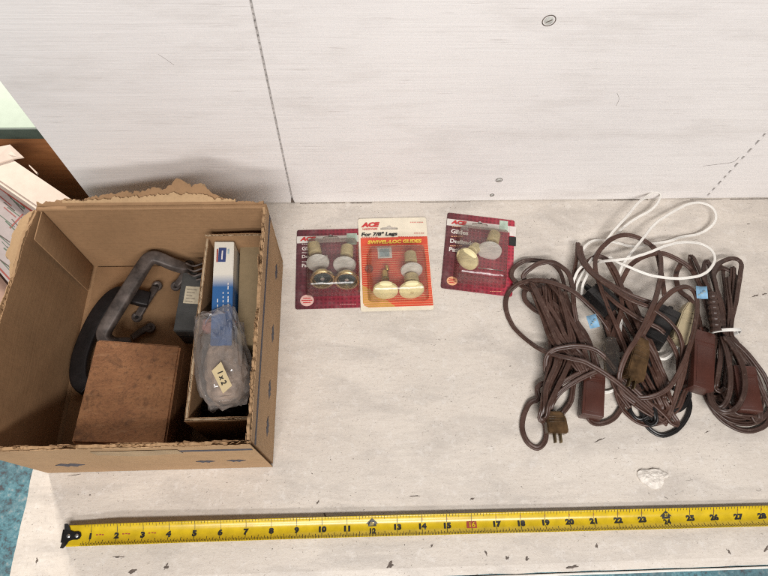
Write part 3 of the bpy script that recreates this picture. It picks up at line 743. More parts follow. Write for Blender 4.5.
# olive board leaning at the right of it
ob = thing('board_insert', 'plain olive brown cardboard insert beside the blue and white carton', 'insert', tuple(P(250, 290, FZ).xy) + (FZ + .003,))
q = [P(239.5, 245, .078), P(262, 243, .078), P(261, 345, .074), P(237, 345, .074)]
prism('top_panel', q, .072, .0745, M['card_olive'], ob, .0004)
cen = sum(q, Vector()) / 4; prism('body', [cen + (v - cen) * .97 for v in q], FZ + .0035, .0717, M['card_olive'], ob, .0004)

# crumpled clear bag with a rounded grey brown bundle and a buff tag
BZ = .094
bagT = thing('plastic_bag', 'crinkled clear plastic bag with buff paper tag in the inner carton', 'bag', tuple(P(222, 360, FZ).xy) + (FZ + .003,))
def lump(nm, c, ex, ey, ez, mat, amp, freq, rot, seed, parent, nu=64, nv=40, sq=1.0, smooth=True):
    V = []; F = []; R_ = Matrix.Rotation(rot, 3, 'Z')
    for j in range(nv + 1):
        th = math.pi * j / nv
        for i in range(nu):
            ph = 2 * math.pi * i / nu; d = Vector((math.sin(th) * math.cos(ph), math.sin(th) * math.sin(ph), math.cos(th)))
            s_ = Vector([math.copysign(abs(k) ** sq, k) for k in d])
            f = 1 + amp * (abs(nz(d.x + seed, d.y, d.z, freq)) * 2 - .5 + .6 * (abs(nz(d.x, d.y + seed, d.z, freq * 2.7)) * 2 - .5))
            V.append(Vector(c) + R_ @ Vector((s_.x * ex * f, s_.y * ey * f, s_.z * ez * f)))
    for j in range(nv):
        for i in range(nu):
            a = j * nu + i; b = j * nu + (i + 1) % nu; F.append((a, b, b + nu, a + nu))
    return mesh(nm, V, F, mat, parent, smooth, True)
cB = P(222, 362, .080)
lump('plastic_film', P(221.5, 357, .086), .0262, .0510, .0185, M['bag'], .13, 2.1, RAD(12), 3.1, bagT, 34, 24, .66, False)
lump('bundle', P(226, 372, .078), .0205, .0335, .0165, M['greybrown'], .10, 2.0, RAD(10), 8.2, bagT, 48, 30, .8)
lump('rag', P(217, 325, .078), .018, .009, .010, M['pinkish'], .2, 3.0, RAD(8), 1.7, bagT, 32, 20)
TZ = .1085
tq = [P(211.5, 371, TZ), P(221, 361.5, TZ), P(232, 385.5, TZ), P(223, 393.5, TZ)]
tgp = prism('paper_tag', tq, TZ - .0004, TZ, M['tan_tag'], bagT, .00008)
cT = (tq[0] + tq[1] + tq[2] + tq[3]) / 4 - offset_of(tgp)
text('tag_lettering', '1 x 2', .0070, cT.x, cT.y, TZ + .0003 - offset_of(tgp).z, M['black'], tgp, rot=RAD(-67), bold=.0002)
lump('dark_bundle', P(226, 409, .056), .022, .012, .014, M['iron_dark'], .2, 2.5, RAD(5), 5.5, bagT, 40, 24)

# ------------------------------------------------------------------ blister cards
def rr_outline(w_, h_, r): return rrect(w_, h_, r, 4)
def hang_hole(cx, cy, w_=.020, h_=.0036):
    a = w_ / 2; b = h_ / 2
    return [(cx - a, cy - b), (cx + a, cy - b), (cx + a, cy + b * .3), (cx + a * .75, cy + b), (cx + a * .33, cy + b), (cx + a * .18, cy + b * 2.0), (cx, cy + b * 2.6), (cx - a * .18, cy + b * 2.0), (cx - a * .33, cy + b), (cx - a * .75, cy + b), (cx - a, cy + b * .3)]
def loc(card, u, v, z=.001):
    d = P(u, v, z) - Vector(card.location); a = -card.rotation_euler.z
    return Vector((d.x * math.cos(a) - d.y * math.sin(a), d.x * math.sin(a) + d.y * math.cos(a), 0))
def blister(parent, x0, x1, y0, y1, h, r=.006):
    """vacuum formed dome: flange, drafted walls, slightly domed top"""
    cx, cy, w_, d_ = (x0 + x1) / 2, (y0 + y1) / 2, x1 - x0, y1 - y0
    V = []; F = []; rings = [(0, .0008), (.0, .0010), (.0016, .004), (.0026, h * .6), (.0040, h * .9), (.0075, h), (.016, h + .0006)]
    for ins, z in rings:
        for px, py in rrect(w_ - 2 * ins, d_ - 2 * ins, max(.0015, r - ins * .5), 4): V.append((cx + px, cy + py, z + .0006 * nz(px * 70, py * 70, z * 50)))
    n = 20
    for k in range(len(rings) - 1):
        for i in range(n): F.append((k * n + i, k * n + (i + 1) % n, (k + 1) * n + (i + 1) % n, (k + 1) * n + i))
    F.append(tuple((len(rings) - 1) * n + i for i in range(n)))
    return mesh('blister_dome', V, F, M['blister'], parent, True)
PROF = {
 'cup': [(.0030, -.007), (.0095, -.0065), (.0130, -.002), (.0137, .002), (.0130, .0027), (.0112, .0024), (.0098, -.0010), (.006, -.0024), (.0001, -.0028)],
 'pad': [(.0090, -.0020), (.0090, -.0006), (.0062, -.0002), (.0060, -.0009), (.0001, -.0010)],
 'dome': [(.0040, -.0046), (.0112, -.0040), (.0130, -.0018), (.0128, .0006), (.0108, .0022), (.0060, .0030), (.0001, .0033)],
 'washer': [(.0040, -.0026), (.0112, -.0022), (.0126, -.0006), (.0120, .0014), (.0085, .0024), (.0001, .0028)],
 'stem': [(.0050, -.0072), (.0070, -.0066), (.0074, .0060), (.0060, .0072), (.0001, .0072)],
 'spacer': [(.0070, -.0055), (.0084, -.0050), (.0086, .0045), (.0070, .0055), (.0001, .0055)],
 'screw': [(.0022, -.0080), (.0046, -.0076), (.0052, -.0020), (.0050, .0060), (.0030, .0080), (.0001, .0080)],
 'head': [(.0026, -.0002), (.0024, .0012), (.0001, .0016)]}
def gp(card, nm, prof, mat, u, v, z, axis, s=1.0, parent=None, push=0.):
    """one turned piece of a furniture glide, seen at pixel (u, v) at height z over the card; its face looks along axis"""
    q_ = loc(card, u, v, z); ax = Vector(axis).normalized()
    mt = Matrix.Translation(Vector((q_.x, q_.y, z)) + ax * push) @ Vector((0, 0, 1)).rotation_difference(ax).to_matrix().to_4x4() @ Matrix.Scale(s, 4)
    return lathe(nm, PROF[prof], mat, parent or card, 30, mt)
def nail(parent, p0, p1, z):
    V, F = sweep([Vector((p0.x, p0.y, z)), Vector((p1.x, p1.y, z))], circle(.0007, 8)); mesh('nail', V, F, M['steel'], parent, True)
def words(card, items):
    for body, u, v, size, mat, bold, shear, sx, al in items:
        q_ = loc(card, u, v); text('lettering', body, size, q_.x, q_.y, .00125, mat, card, 0, bold, shear, sx, align=al)
def bars(card, items, mat, th=.0005):
    """rows of print too small to read: fine broken rules"""
    r = random.Random(3); V = []; F = []
    for u0, u1, v in items:
        a = loc(card, u0, v); b = loc(card, u1, v); x = a.x
        while x < b.x:
            ln = r.uniform(.0010, .0028); ln = min(ln, b.x - x); k = len(V); yy = a.y + (b.y - a.y) * (x - a.x) / max(1e-6, b.x - a.x)
            V += [(x, yy - th, .00122), (x + ln, yy - th, .00122), (x + ln, yy + th, .00122), (x, yy + th, .00122)]; F.append((k, k + 1, k + 2, k + 3)); x += ln + r.uniform(.0004, .0009)
    o = mesh('fine_print', V, F, mat, card); tag(o, kind='stuff')
CW, CH = .0880, .1100
def maroon_card(center, rot, label, mat):
    cd = thing('blister_card', label, 'blister card', (center[0], center[1], .0004), rot, 'blister cards of furniture glides')
    hh = CH / 2; hole = hang_hole(-.001, hh - .0125)
    sheet('card_back', rr_outline(CW, CH, .003), 0, .0006, mat, cd, [hole])
    bnd = [(-CW/2 + .0004, hh - .0195), (CW/2 - .0004, hh - .0195), (CW/2 - .0004, hh - .0095), (-CW/2 + .0004, hh - .0095)]
    sheet('white_band', bnd, .0007, .0009, M['cw'], cd, [hole])
    return cd
A1 = P(298, 230.5); c1 = maroon_card((A1.x + CW/2 - .0005, A1.y - CH/2 + .0006), RAD(.8), 'maroon blister card with two nickel cup glides beside the cardboard box', M['maroon1'])
def L2(card, u, v): return loc(card, u, v)
e = L2(c1, 314, 239); text('lettering', 'ACE', .0074, e.x - .008, e.y, .00105, M['red_ink'], c1, 0, .0005, .25, 1.25)
for u0, v0, u1, v1, mat in ((347, 233.5, 357, 245, M['green_sticker']),):
    a_ = L2(c1, u0, v1); b_ = L2(c1, u1, v0); sheet('price_sticker', [(a_.x, a_.y), (b_.x, a_.y), (b_.x, b_.y), (a_.x, b_.y)], .0010, .0012, mat, c1)
words(c1, [('Glides', 302, 249, .0072, M['white_ink'], .0002, 0, 1, 'L'), ('Deslizadores', 302, 257, .0062, M['white_ink'], .0002, 0, 1, 'L'), ('Patins', 302, 266, .0066, M['white_ink'], .0002, 0, 1, 'L'), ('4 EA', 333, 257, .005, M['white_ink'], .0002, 0, 1, None)][:3])
bars(c1, [(302, 310, 244.5), (302, 311, 253), (302, 309, 262)], M['white_ink'])
def badge(card, u, v, r, mat):
    q_ = L2(card, u, v); sheet('round_badge', [(q_.x + r * math.cos(2*math.pi*i/28), q_.y + r * .92 * math.sin(2*math.pi*i/28)) for i in range(28)], .0007, .0009, mat, card)
    for k_, wd in ((.35, .55), (0, .8), (-.35, .55)):
        y_ = q_.y + r * k_; sheet('badge_rule', [(q_.x - r*wd, y_ - .0005), (q_.x + r*wd, y_ - .0005), (q_.x + r*wd, y_ + .0005), (q_.x - r*wd, y_ + .0005)], .0010, .0011, M['red_ink'], card)
badge(c1, 307, 300.5, .0082, M['pink_ink'])
bars(c1, [(340, 356, 304.5)], M['pink_ink'], .0003)
for (cu, cv), (wu, wv), (su, sv), ax in (((322.5, 279), (318, 263), (314.5, 249.5), (.08, -.95, .32)), ((346.8, 280), (344.5, 265), (347, 252), (-.04, -.95, .32))):
    cup = gp(c1, 'glide_cup', 'cup', M['chrome'], cu, cv, .0135, ax, 1.1); gp(c1, 'cup_pad', 'pad', M['teal'], cu, cv, .0135, ax, 1.1, cup); gp(c1, 'nail_head', 'head', M['steel'], cu, cv, .0135, ax, 1.0, cup, -.0008)
    gp(c1, 'washer', 'washer', M['nylon'], wu, wv, .0125, (ax[0], -.95, .28), 1.12); gp(c1, 'stem', 'stem', M['ivory2'], su, sv, .0105, (ax[0] * 2, -.98, .15), 1.1)
n0, n1 = loc(c1, 308, 283.5, .024), loc(c1, 345, 283, .024); nail(c1, n0, n1, .0225)
a_ = L2(c1, 305.5, 297); b_ = L2(c1, 359.5, 243.5); blister(c1, a_.x, b_.x, a_.y, b_.y, .0255)

# red and cream card, lying over the edge of the first
W2, H2 = .0880, .1300
A2 = P(357.8, 219.3); ctr = (A2.x + W2/2 + .0012, A2.y - H2/2)
c2 = thing('blister_card', 'red and cream blister card with two ivory glides between the maroon cards', 'blister card', (ctr[0], ctr[1], .0018), RAD(.9), 'blister cards of furniture glides')
hole = hang_hole(-.0045, H2/2 - .0155, .022, .0036)
sheet('card_back', rr_outline(W2, H2, .003), 0, .0006, M['cc'], c2, [hole])
yt = H2/2 - .0290; yb = -H2/2 + .0050
sheet('red_panel', [(-W2/2 + .0026, yt), (-W2/2 + .0030, yb + .006), (-W2/2 + .0055, yb + .0020), (-W2/2 + .010, yb), (W2/2 - .0006, yb), (W2/2 - .0006, yt)], .0007, .0009, M['red_panel'], c2)
g = [(-W2/2 + .0030, yb + .030), (-W2/2 + .0032, yb + .006), (-W2/2 + .0055, yb + .0021), (-W2/2 + .010, yb + .0001), (-W2/2 + .042, yb + .0001), (-W2/2 + .030, yb + .010), (-W2/2 + .014, yb + .022)]
sheet('ochre_corner', g, .0010, .00112, M['gold'], c2)
y_ = yt - .013
while y_ > yb + .002:
    sheet('pale_stripe', [(-W2/2 + .0040, y_ - .0003), (W2/2 - .0010, y_ - .0003), (W2/2 - .0010, y_ + .0003), (-W2/2 + .0040, y_ + .0003)], .00116, .00124, M['stripe_ink'], c2); y_ -= .0031
def tw(card, body, u, v, size, mat, bold, shear, sx): 
    q_ = loc(card, u, v, .003); text('lettering', body, size, q_.x, q_.y, .00135, mat, card, 0, bold, shear, sx)
tw(c2, 'ACE', 370.0, 225, .0086, M['red_ink'], .0006, .25, 1.25); tw(c2, 'HARDWARE', 370.0, 229.2, .0034, M['red_ink'], .0001, 0, 1.0)
tw(c2, 'For 7/8" Legs', 379, 234.3, .0068, M['black'], .0003, .2, 1.25)
tw(c2, 'SWIVEL-LOC GLIDES', 394.5, 241.8, .0066, M['yellow_ink'], .0004, .1, 1.12)
bars(c2, [(410, 423, 223), (414, 424, 234), (362, 378, 238), (398, 424, 237.6)], M['red_ink'], .0004); bars(c2, [(390, 404, 246.6)], M['yellow_ink'], .0004)
p0 = loc(c2, 378, 258.5, .003); p1 = loc(c2, 391.5, 247.5, .003)
sheet('price_sticker', [(p0.x, p0.y), (p1.x, p0.y), (p1.x, p1.y), (p0.x, p1.y)], .00130, .00145, M['cw'], c2)
sheet('sticker_print', [(p0.x + .002, p0.y + .002), (p1.x - .003, p0.y + .002), (p1.x - .003, p1.y - .002), (p0.x + .002, p1.y - .002)], .0015, .00158, M['sticker'], c2)
ax = (-.06, -.965, .26); g_ = gp(c2, 'glide_base', 'dome', M['ivory'], 385.5, 291.5, .0140, ax, 1.16); gp(c2, 'nail_head', 'head', M['ivory2'], 385.5, 291.5, .0130, ax, .9, g_, .0030)
gp(c2, 'screw_stem', 'screw', M['brass'], 385, 277, .0110, (0, -.88, .47), 1.0); gp(c2, 'nail', 'screw', M['brass'], 387, 269, .0090, (.1, -.9, .3), .5)
ax = (.05, -.965, .26); g_ = gp(c2, 'glide_base', 'dome', M['ivory'], 411.5, 291, .0145, ax, 1.16); gp(c2, 'nail_head', 'head', M['ivory2'], 411.5, 291, .0145, ax, .9, g_, .0030)
gp(c2, 'spacer', 'spacer', M['ivory2'], 411.5, 281, .0125, (0, -.96, .28), 1.05); gp(c2, 'washer', 'washer', M['nylon'], 411.5, 271, .0125, (0, -.965, .24), 1.08); gp(c2, 'stem', 'stem', M['ivory2'], 410.5, 259, .0110, (0, -.97, .22), 1.05)
lathe('sticker_bubble', [(.0052, 0), (.0046, .003), (.0001, .0038)], M['blister'], c2, 20, Matrix.Translation(loc(c2, 369, 270) + Vector((0, 0, .0013))))
a_ = L2(c2, 368, 303); b_ = L2(c2, 425, 251.5); blister(c2, a_.x, b_.x, a_.y, b_.y, .0262)

# third card
T3 = [P(450.3, 213), P(517, 221.3), P(506, 296.5), P(441, 288.5)]; m3 = sum(T3, Vector()) / 4
c3 = maroon_card((m3.x, m3.y), RAD(-8.9), 'crimson blister card with ivory glide touching the brown cords', M['maroon2'])
def w3(body, u, v, size, mat, bold, sx=1., shear=0., al=None):
    q_ = loc(c3, u, v); text('lettering', body, size, q_.x, q_.y, .00125, mat, c3, 0, bold, shear, sx, align=al)
w3('ACE', 458.5, 223, .0074, M['red_ink'], .0005, 1.25, .25)
w3('Glides', 451, 231.5, .0088, M['white_ink'], .0003, 1, 0, 'L'); w3('Deslizadores', 450, 241, .0080, M['white_ink'], .0003, 1, 0, 'L'); w3('Patins', 449, 249.5, .0085, M['white_ink'], .0003, 1, 0, 'L')
bars(c3, [(452, 461, 227), (451, 463, 236.5), (450, 462, 246)], M['orange_ink'])
badge(c3, 452, 281, .0066, M['orange_ink'])
for u0, v0, u1, v1, mat in ((499, 221.5, 508, 231, M['green_sticker']), (509.5, 227, 516, 236, M['white_ink']), (508.5, 237.5, 516, 245.5, M['black'])):
    a_ = L2(c3, u0, v1); b_ = L2(c3, u1, v0); sheet('price_sticker', [(a_.x, a_.y), (b_.x, a_.y), (b_.x, b_.y), (a_.x, b_.y)], .0010, .00115, mat, c3)
bars(c3, [(490, 502, 291.5)], M['orange_ink'], .0003)
ax = (-.52, -.80, .30); g_ = gp(c3, 'glide_base', 'dome', M['ivory'], 467, 259.5, .0140, ax, 1.16); gp(c3, 'nail_head', 'head', M['ivory2'], 467, 259.5, .0130, ax, .9, g_, .0030)
gp(c3, 'stem', 'stem', M['ivory'], 474, 249.5, .0110, (-.45, -.78, .42), .95)
gp(c3, 'washer', 'washer', M['nylon'], 489.5, 251, .0110, (-.10, -.95, .28), 1.2); gp(c3, 'stem', 'stem', M['ivory2'], 493.5, 238.5, .0105, (-.20, -.95, .22), 1.08)
n0, n1 = loc(c3, 478, 267.5, .022), loc(c3, 503, 270.5, .022); nail(c3, n0, n1, .0210)
a_ = L2(c3, 452, 291); b_ = L2(c3, 505, 228); cx_ = (a_.x + b_.x) / 2
blister(c3, -.030, .036, -.046, .030, .0245)

# ------------------------------------------------------------------ tape measure
INCH = .0254
TX0, TY0 = -.2607, -.3947; TLEN = 40
BWID = .0196
tp = thing('tape_measure', 'yellow steel tape measure blade with black hook stretched along the tabletop', 'tape measure', (TX0, TY0, 0))
def blade_z(x, y):
    """height of the blade's upper face at (x along from hook, y across)"""
    base = .0012 + .0068 * math.exp(-max(0, x) / .30)
    k_ = abs(y) / (BWID / 2); e_ = min(1, max(0, (x - .006) / .05)); e_ = e_ * e_ * (3 - 2 * e_); return base + (.0008 + .0034 * e_) * k_ ** 2
def blade_y(x): return .0010 * math.sin(x * 5.2 + .4) - .0004
V = []; F = []; nxs = 160; nys = 14
for i in range(nxs + 1):
    x = .0035 + TLEN * INCH * (i / nxs) ** 1.5
    for j in range(nys + 1):
        y = BWID * (j / nys - .5); V.append((x, y + blade_y(x), blade_z(x, y)))
for i in range(nxs):
    for j in range(nys):
        a = i * (nys + 1) + j; F.append((a, a + nys + 1, a + nys + 2, a + 1))
bl = mesh('blade', V, F, M['yellow'], tp, True); sd = bl.modifiers.new('s', 'SOLIDIFY'); sd.thickness = .00022; sd.offset = -1
for p in bl.data.polygons:
    if p.normal.z < 0: p.flip()
tfn = lambda X, Y: blade_z(X, Y - blade_y(X))
def tick_mesh(name, items, mat, h=.00012):
    V = []; F = []
    for x, y0, y1, wd in items:
        k = len(V); n = 4
        for s in range(n + 1):
            y = y0 + (y1 - y0) * s / n; 
            for dx in (-wd / 2, wd / 2): V.append((x + dx, y + blade_y(x), blade_z(x, y) + h))
        for s in range(n): F.append((k + 2*s, k + 2*s + 1, k + 2*s + 3, k + 2*s + 2))
    o = mesh(name, V, F, mat, tp); tag(o, kind='stuff'); return o
items = []; hb = BWID / 2 - .0002
for s in range(4, TLEN * 16):
    x = s * INCH / 16
    if x < .017: continue
    ln = .0062 if s % 16 == 0 else .0050 if s % 8 == 0 else .0040 if s % 4 == 0 else .0032 if s % 2 == 0 else .0024
    wd = .00055
    items.append((x, -hb, -hb + ln, wd))
    if s % 16 == 0: items.append((x, hb, hb - .0075, .00050))
    elif s % 2 == 0: items.append((x, hb, hb - (.0030 if s % 8 == 0 else .0020), .00040))
tick_mesh('graduation_marks', items, M['black'])
tick_mesh('red_marks', [(k * INCH + d, -.0008 + e_, .0002 + e_, .0020) for k in (1, 2, 3) for d, e_ in ((.0062, .0004), (.0092, .0006), (.0118, .0003))], M['redbox'], .00013)
for k in range(1, TLEN):
    x = k * INCH; yb_ = -.0012; mat = M['black']
    if k % 12 == 0:
        hs = [(-.0062, .0010), (-.0042, .0010), (-.0042, -.0012), (.0042, -.0012), (.0042, .0010), (.0062, .0010), (0, .0064)]
        pts_ = [(x + a, b + .0012) for a, b in hs]
        V = [(a, b + blade_y(a), blade_z(a, b) + .00014) for a, b in pts_]
        mesh('foot_arrow', V, [tuple(range(7))], M['black'], tp)
        text('foot_numeral', '%dF' % (k // 12), .0042, x, .0026, .0011, M['yellow'], tp, fn=tfn, bold=.0001)
        text('numeral', str(k), .0066, x, -.0042, .00030, mat, tp, fn=tfn, bold=.0003, sx=1.1); continue
    if k % 16 == 0:
        V = [(a, b + blade_y(a), blade_z(a, b) + .00014) for a, b in ((x - .0052, -.0042), (x + .0052, -.0042), (x + .0052, .0022), (x - .0052, .0022))]
        mesh('red_block', V, [(0, 1, 2, 3)], M['redbox'], tp)
        text('numeral', str(k), .0064, x, -.0011, .0011, M['yellow'], tp, fn=tfn, bold=.0002, sx=1.15); continue
    text('numeral', str(k), .0068, x, yb_, .00016, mat, tp, fn=tfn, bold=.00050, sx=1.25)
    if k > 12:
        text('foot_numeral', '%d' % (k % 12), .0030, x + .0004, .0052, .00016, M['redbox'], tp, fn=tfn)
# hook: black plate with forked ends, down-turned lip, two rivets
hp = [(.0175, 0), (.0165, .0030), (.0140, .0042), (.0100, .0040), (.0062, .0052), (.0040, .0100), (.0022, .0126), (-.0008, .0122), (-.0004, .0070), (-.0010, .0040), (-.0010, -.0040), (-.0004, -.0070), (-.0008, -.0122), (.0022, -.0126), (.0040, -.0100), (.0062, -.0052), (.0100, -.0040), (.0140, -.0042), (.0165, -.0030)]
zz = lambda x, y: blade_z(max(0, x), 0) + .0010 + .0020 * (abs(y) / .0114) ** 2
hp = [(x * .95, y * .90) for x, y in hp]
V = [(x, y, zz(x, y)) for x, y in hp] + [(x, y, zz(x, y) - .0009) for x, y in hp]; k = len(hp)
hk = mesh('hook', V, [tuple(range(k)), tuple(range(2*k - 1, k - 1, -1))] + [(i, (i + 1) % k, k + (i + 1) % k, k + i) for i in range(k)], M['rubber'], tp)
box('hook_lip', (-.0019, -.0060, .0003), (-.0009, .0060, .0096), M['rubber'], hk, .0003)
for x in (.0045, .0125):
    lathe('rivet', [(.0019, 0), (.0018, .0006), (.0010, .0010), (.0001, .0011)], M['steel'], hk, 14, Matrix.Translation((x, 0, zz(x, 0))))

# ------------------------------------------------------------------ extension cords
def twin(w_, t_):
    r = t_ / 2; o_ = w_ / 2 - r; out = []
    for i in range(9): a = RAD(-142 + 284 * i / 8); out.append((o_ + r * math.cos(a), r * math.sin(a)))
    for i in range(9): a = RAD(38 + 284 * i / 8); out.append((-o_ + r * math.cos(a), r * math.sin(a)))
    return out
SEC = twin(.0059, .0029); SECW = twin(.0035, .0019); SECK = twin(.0052, .0027)
class Cord:
    def __init__(s, name, label, base, mat, sec, group):
        s.t = thing(name, label, 'extension cord', tuple(P(*base)), 0, group); s.mat = mat; s.sec = sec; s.V = []; s.F = []; s.k = 0
    def run(s, pts, roll=.5):
        pts = [P(u, v, max(.0018, z / 1000.)) for u, v, z in pts]; path = catmull(pts, .003); s.k += 1; sd_ = s.k * 5.3
        for i, p in enumerate(path):
            p.x += .0010 * nz(i * .09, sd_) + .0004 * nz(i * .3, sd_); p.y += .0010 * nz(i * .09, sd_, 4) + .0004 * nz(i * .3, sd_, 4); p.z = max(.0018, p.z + .0010 * nz(i * .05, sd_, 9))
        sweep(path, s.sec, roll=lambda i: roll * 2 * nz(i * .035, sd_, 2), V=s.V, F=s.F)
    def fill(s, spine, count, spread, zr, seed, roll=1.0):
        """a length folded to and fro along a spine, as in a hank"""
        r = random.Random(seed); pts = []
        (ua, va), (ub, vb) = spine[0], spine[-1]
        da = (Vector((ua, va)) - Vector(spine[1])).normalized(); db = (Vector((ub, vb)) - Vector(spine[-2])).normalized(); oz = None
        for c_ in range(count):
            o = -1 + 2 * ((c_ * .618 + r.uniform(0, .2)) % 1); z_ = r.uniform(*zr)
            st = [(u + o * sp + r.uniform(-1, 1), v + r.uniform(-2, 2), z_ + r.uniform(-2, 2)) for (u, v), sp in zip(spine, spread)]
            if c_ % 2: st = st[::-1]
            if pts:
                d = db if c_ % 2 else da; (u1, v1, z1), (u2, v2, z2) = pts[-1], st[0]; e_ = r.uniform(4, 9)
                pts += [(u1 + d.x * e_, v1 + d.y * e_, z1 * .8), ((u1 + u2) / 2 + d.x * (e_ + 4), (v1 + v2) / 2 + d.y * (e_ + 4), (z1 + z2) / 2 * .8), (u2 + d.x * e_, v2 + d.y * e_, z2 * .8)]
            pts += st
        s.run(pts, roll)
    def done(s):
        return mesh('cable', s.V, s.F, s.mat, s.t, True, True)
def part_frame(u0, v0, u1, v1, z):
    """origin midway, local y from the second pixel to the first"""
    a = P(u0, v0, z); b = P(u1, v1, z); y = (a - b); L_ = y.length; y.normalize(); x = Vector((y.y, -y.x, 0))
    m = Matrix(((x.x, y.x, 0, 0), (x.y, y.y, 0, 0), (0, 0, 1, 0), (0, 0, 0, 1))); m.translation = (a + b) / 2; return m, L_
def place(o, parent, m, tilt=0.):
    mm = m @ Matrix.Rotation(tilt, 4, 'Y'); mm.translation = m.translation - offset_of(parent); o.matrix_basis = mm; return o
def socket(parent, u0, v0, u1, v1, z, wd, th, mat, tilt=0., label=None):
    m, L_ = part_frame(u0, v0, u1, v1, z)
    b = box_bm((-wd/2, -L_/2, -th/2), (wd/2, L_/2, th/2), .0016, 2)
    o = auto_smooth(from_bm('socket_block', b, mat, parent)); place(o, parent, m, tilt)
    rim = box('seam_ridge', (-wd/2 - .0003, -L_/2 + .0012, -.0006), (wd/2 + .0003, L_/2 + .0003 - .0015, .0006), M['bake_dark'] if mat is M['bake'] else mat, o)
    box('moulded_band', (-wd/2 + .0014, L_*.30 - .0005, th/2 - .0003), (wd/2 - .0014, L_*.30 + .0005, th/2 + .0004), mat, o, .0002); box('moulded_panel', (-wd/2 + .003, -L_*.42, th/2 - .0002), (wd/2 - .003, L_*.22, th/2 + .00045), mat, o, .0003)
    for sgn in (-1, 1):
        for yy in (-.22, .22):
            box('slot', (wd/2 + .0001, yy * L_ - .004, sgn * .0030 - .0006), (wd/2 + .0006, yy * L_ + .004, sgn * .0030 + .0006), M['black'], o)
    lathe('cable_collar', [(.0034, 0), (.0044, .001), (.0036, .006), (.0030, .008)], mat, o, 14, Matrix.Translation((0, L_/2 - .0004, 0)) @ Matrix.Rotation(RAD(-90), 4, 'X'))
    return o
def plug(parent, u0, v0, u1, v1, z, wd, th, mat, tilt=0., prong=True, ridges=True):
    """flat two prong plug; cable end at (u0,v0), face at (u1,v1)"""
    m, L_ = part_frame(u0, v0, u1, v1, z)
    ring = [(-wd*.28, L_/2), (wd*.28, L_/2), (wd*.47, L_*.22), (wd*.5, -L_*.40), (wd*.44, -L_/2), (-wd*.44, -L_/2), (-wd*.5, -L_*.40), (-wd*.47, L_*.22)]
    b = bmesh.new(); lo = [b.verts.new((x, y, -th/2)) for x, y in ring]; hi = [b.verts.new((x, y, th/2)) for x, y in ring]; b.faces.new(hi); b.faces.new(lo[::-1])
    for i in range(8): b.faces.new((lo[i], lo[(i+1) % 8], hi[(i+1) % 8], hi[i]))
    bmesh.ops.recalc_face_normals(b, faces=b.faces); bmesh.ops.bevel(b, geom=list(b.edges), offset=.0011, segments=2, affect='EDGES')
    o = auto_smooth(from_bm('plug', b, mat, parent)); place(o, parent, m, tilt)
    if ridges:
        for k_ in range(3): box('grip_ridge', (-wd*.38, L_*(.02 + .12*k_) - .0006, th/2 - .0002), (wd*.38, L_*(.02 + .12*k_) + .0006, th/2 + .0007), mat, o, .0003)
    if prong:
        for sx_ in (-.0032, .0032):
            pr_ = box('prong', (sx_ - .0008, -L_/2 - .0095, -.0030), (sx_ + .0008, -L_/2 + .001, .0030), M['old_brass'], o, .0003)
    return o
def blue_tag(parent, u, v, z, rot=0., tilt=.3):
    c = P(u, v, z); V = []; F = []
    for i in range(7):
        x = -.0065 + .013 * i / 6
        for y in (-.0075, .0075): V.append(Vector((x, y, .0012 * math.cos(i * .9))))
    for i in range(6): F.append((2*i, 2*i + 1, 2*i + 3, 2*i + 2))
    o = mesh('price_tag', V, F, M['tag_blue'], parent, True); o.modifiers.new('s', 'SOLIDIFY').thickness = .0003
    o.location = c - offset_of(parent); o.rotation_euler = (RAD(12), tilt, rot)
    for k_ in range(3): 
        box('tag_print', (-.0045 + .003 * k_, -.0045 + .0022 * k_, .0014), (-.0020 + .003 * k_, -.0025 + .0022 * k_, .0016), M['sticker'], o)
    return o
GR = 'extension cords heaped on the table'
# --- cord A: left hank
A = Cord('extension_cord', 'brown extension cord hank with flat plug and pale blue tag beside crimson card', (560, 350), M['brown'], SEC, GR)
A.run([(578, 330, 12), (574, 310, 22), (573, 290, 26), (569, 275, 26), (560, 266, 24), (550, 262, 22), (538, 264, 20), (530, 269, 18), (523.5, 276, 13), (528, 284, 9), (540, 296, 10), (552, 318, 12), (560, 345, 14), (556, 370, 14), (548, 395, 10), (543, 410, 6)])
A.run([(566, 292, 8), (560, 272, 9), (550, 263, 10), (538, 260.5, 10), (524, 261, 8), (514.5, 267, 5), (512, 277, 5), (522, 286, 8), (536, 293, 14), (556, 305, 18), (575, 325, 20), (592, 350, 18), (600, 375, 10)])
A.run([(620, 352, 8), (612, 336, 14), (604, 322, 20), (590, 306, 28), (574, 292, 32), (557, 284, 30), (540, 280, 24), (522, 283, 12), (510, 291, 4), (505.5, 303, 2), (508, 317, 2), (518, 332, 5), (535, 346, 14), (552, 354, 24), (570, 358, 30), (587, 363, 32), (615, 381, 28), (640, 402, 18), (667, 424, 5)], .35)
A.run([(556, 388, 8), (547, 374, 12), (546, 361, 18), (552, 351, 25), (570, 346.5, 30), (590, 348, 30), (604, 356, 27), (622, 378, 22), (645, 400, 16), (662, 417, 5)], .35)
A.run([(560, 288, 8), (540, 286, 8), (526, 290, 7), (524.5, 299, 6), (533, 309, 8), (545, 317, 10), (556, 335, 14), (562, 360, 14), (555, 385, 10), (547, 405, 8)])
A.run([(556, 385, 8), (545, 383, 10), (537, 388, 9), (538, 399, 6), (530, 403, 4), (524, 415, 2.5), (522, 428, 2), (527, 442, 2), (537, 448, 2), (545, 441, 3), (546, 428, 4), (542, 412, 8), (546, 400, 11), (560, 380, 15)], .3)
A.run([(549, 414, 6), (552, 404, 9), (561, 391, 17), (577, 381, 23), (597, 371, 27)], .3); A.run([(545, 412, 6), (548, 400, 10), (557, 387, 17), (572, 377, 22), (590, 369, 24)], .3)
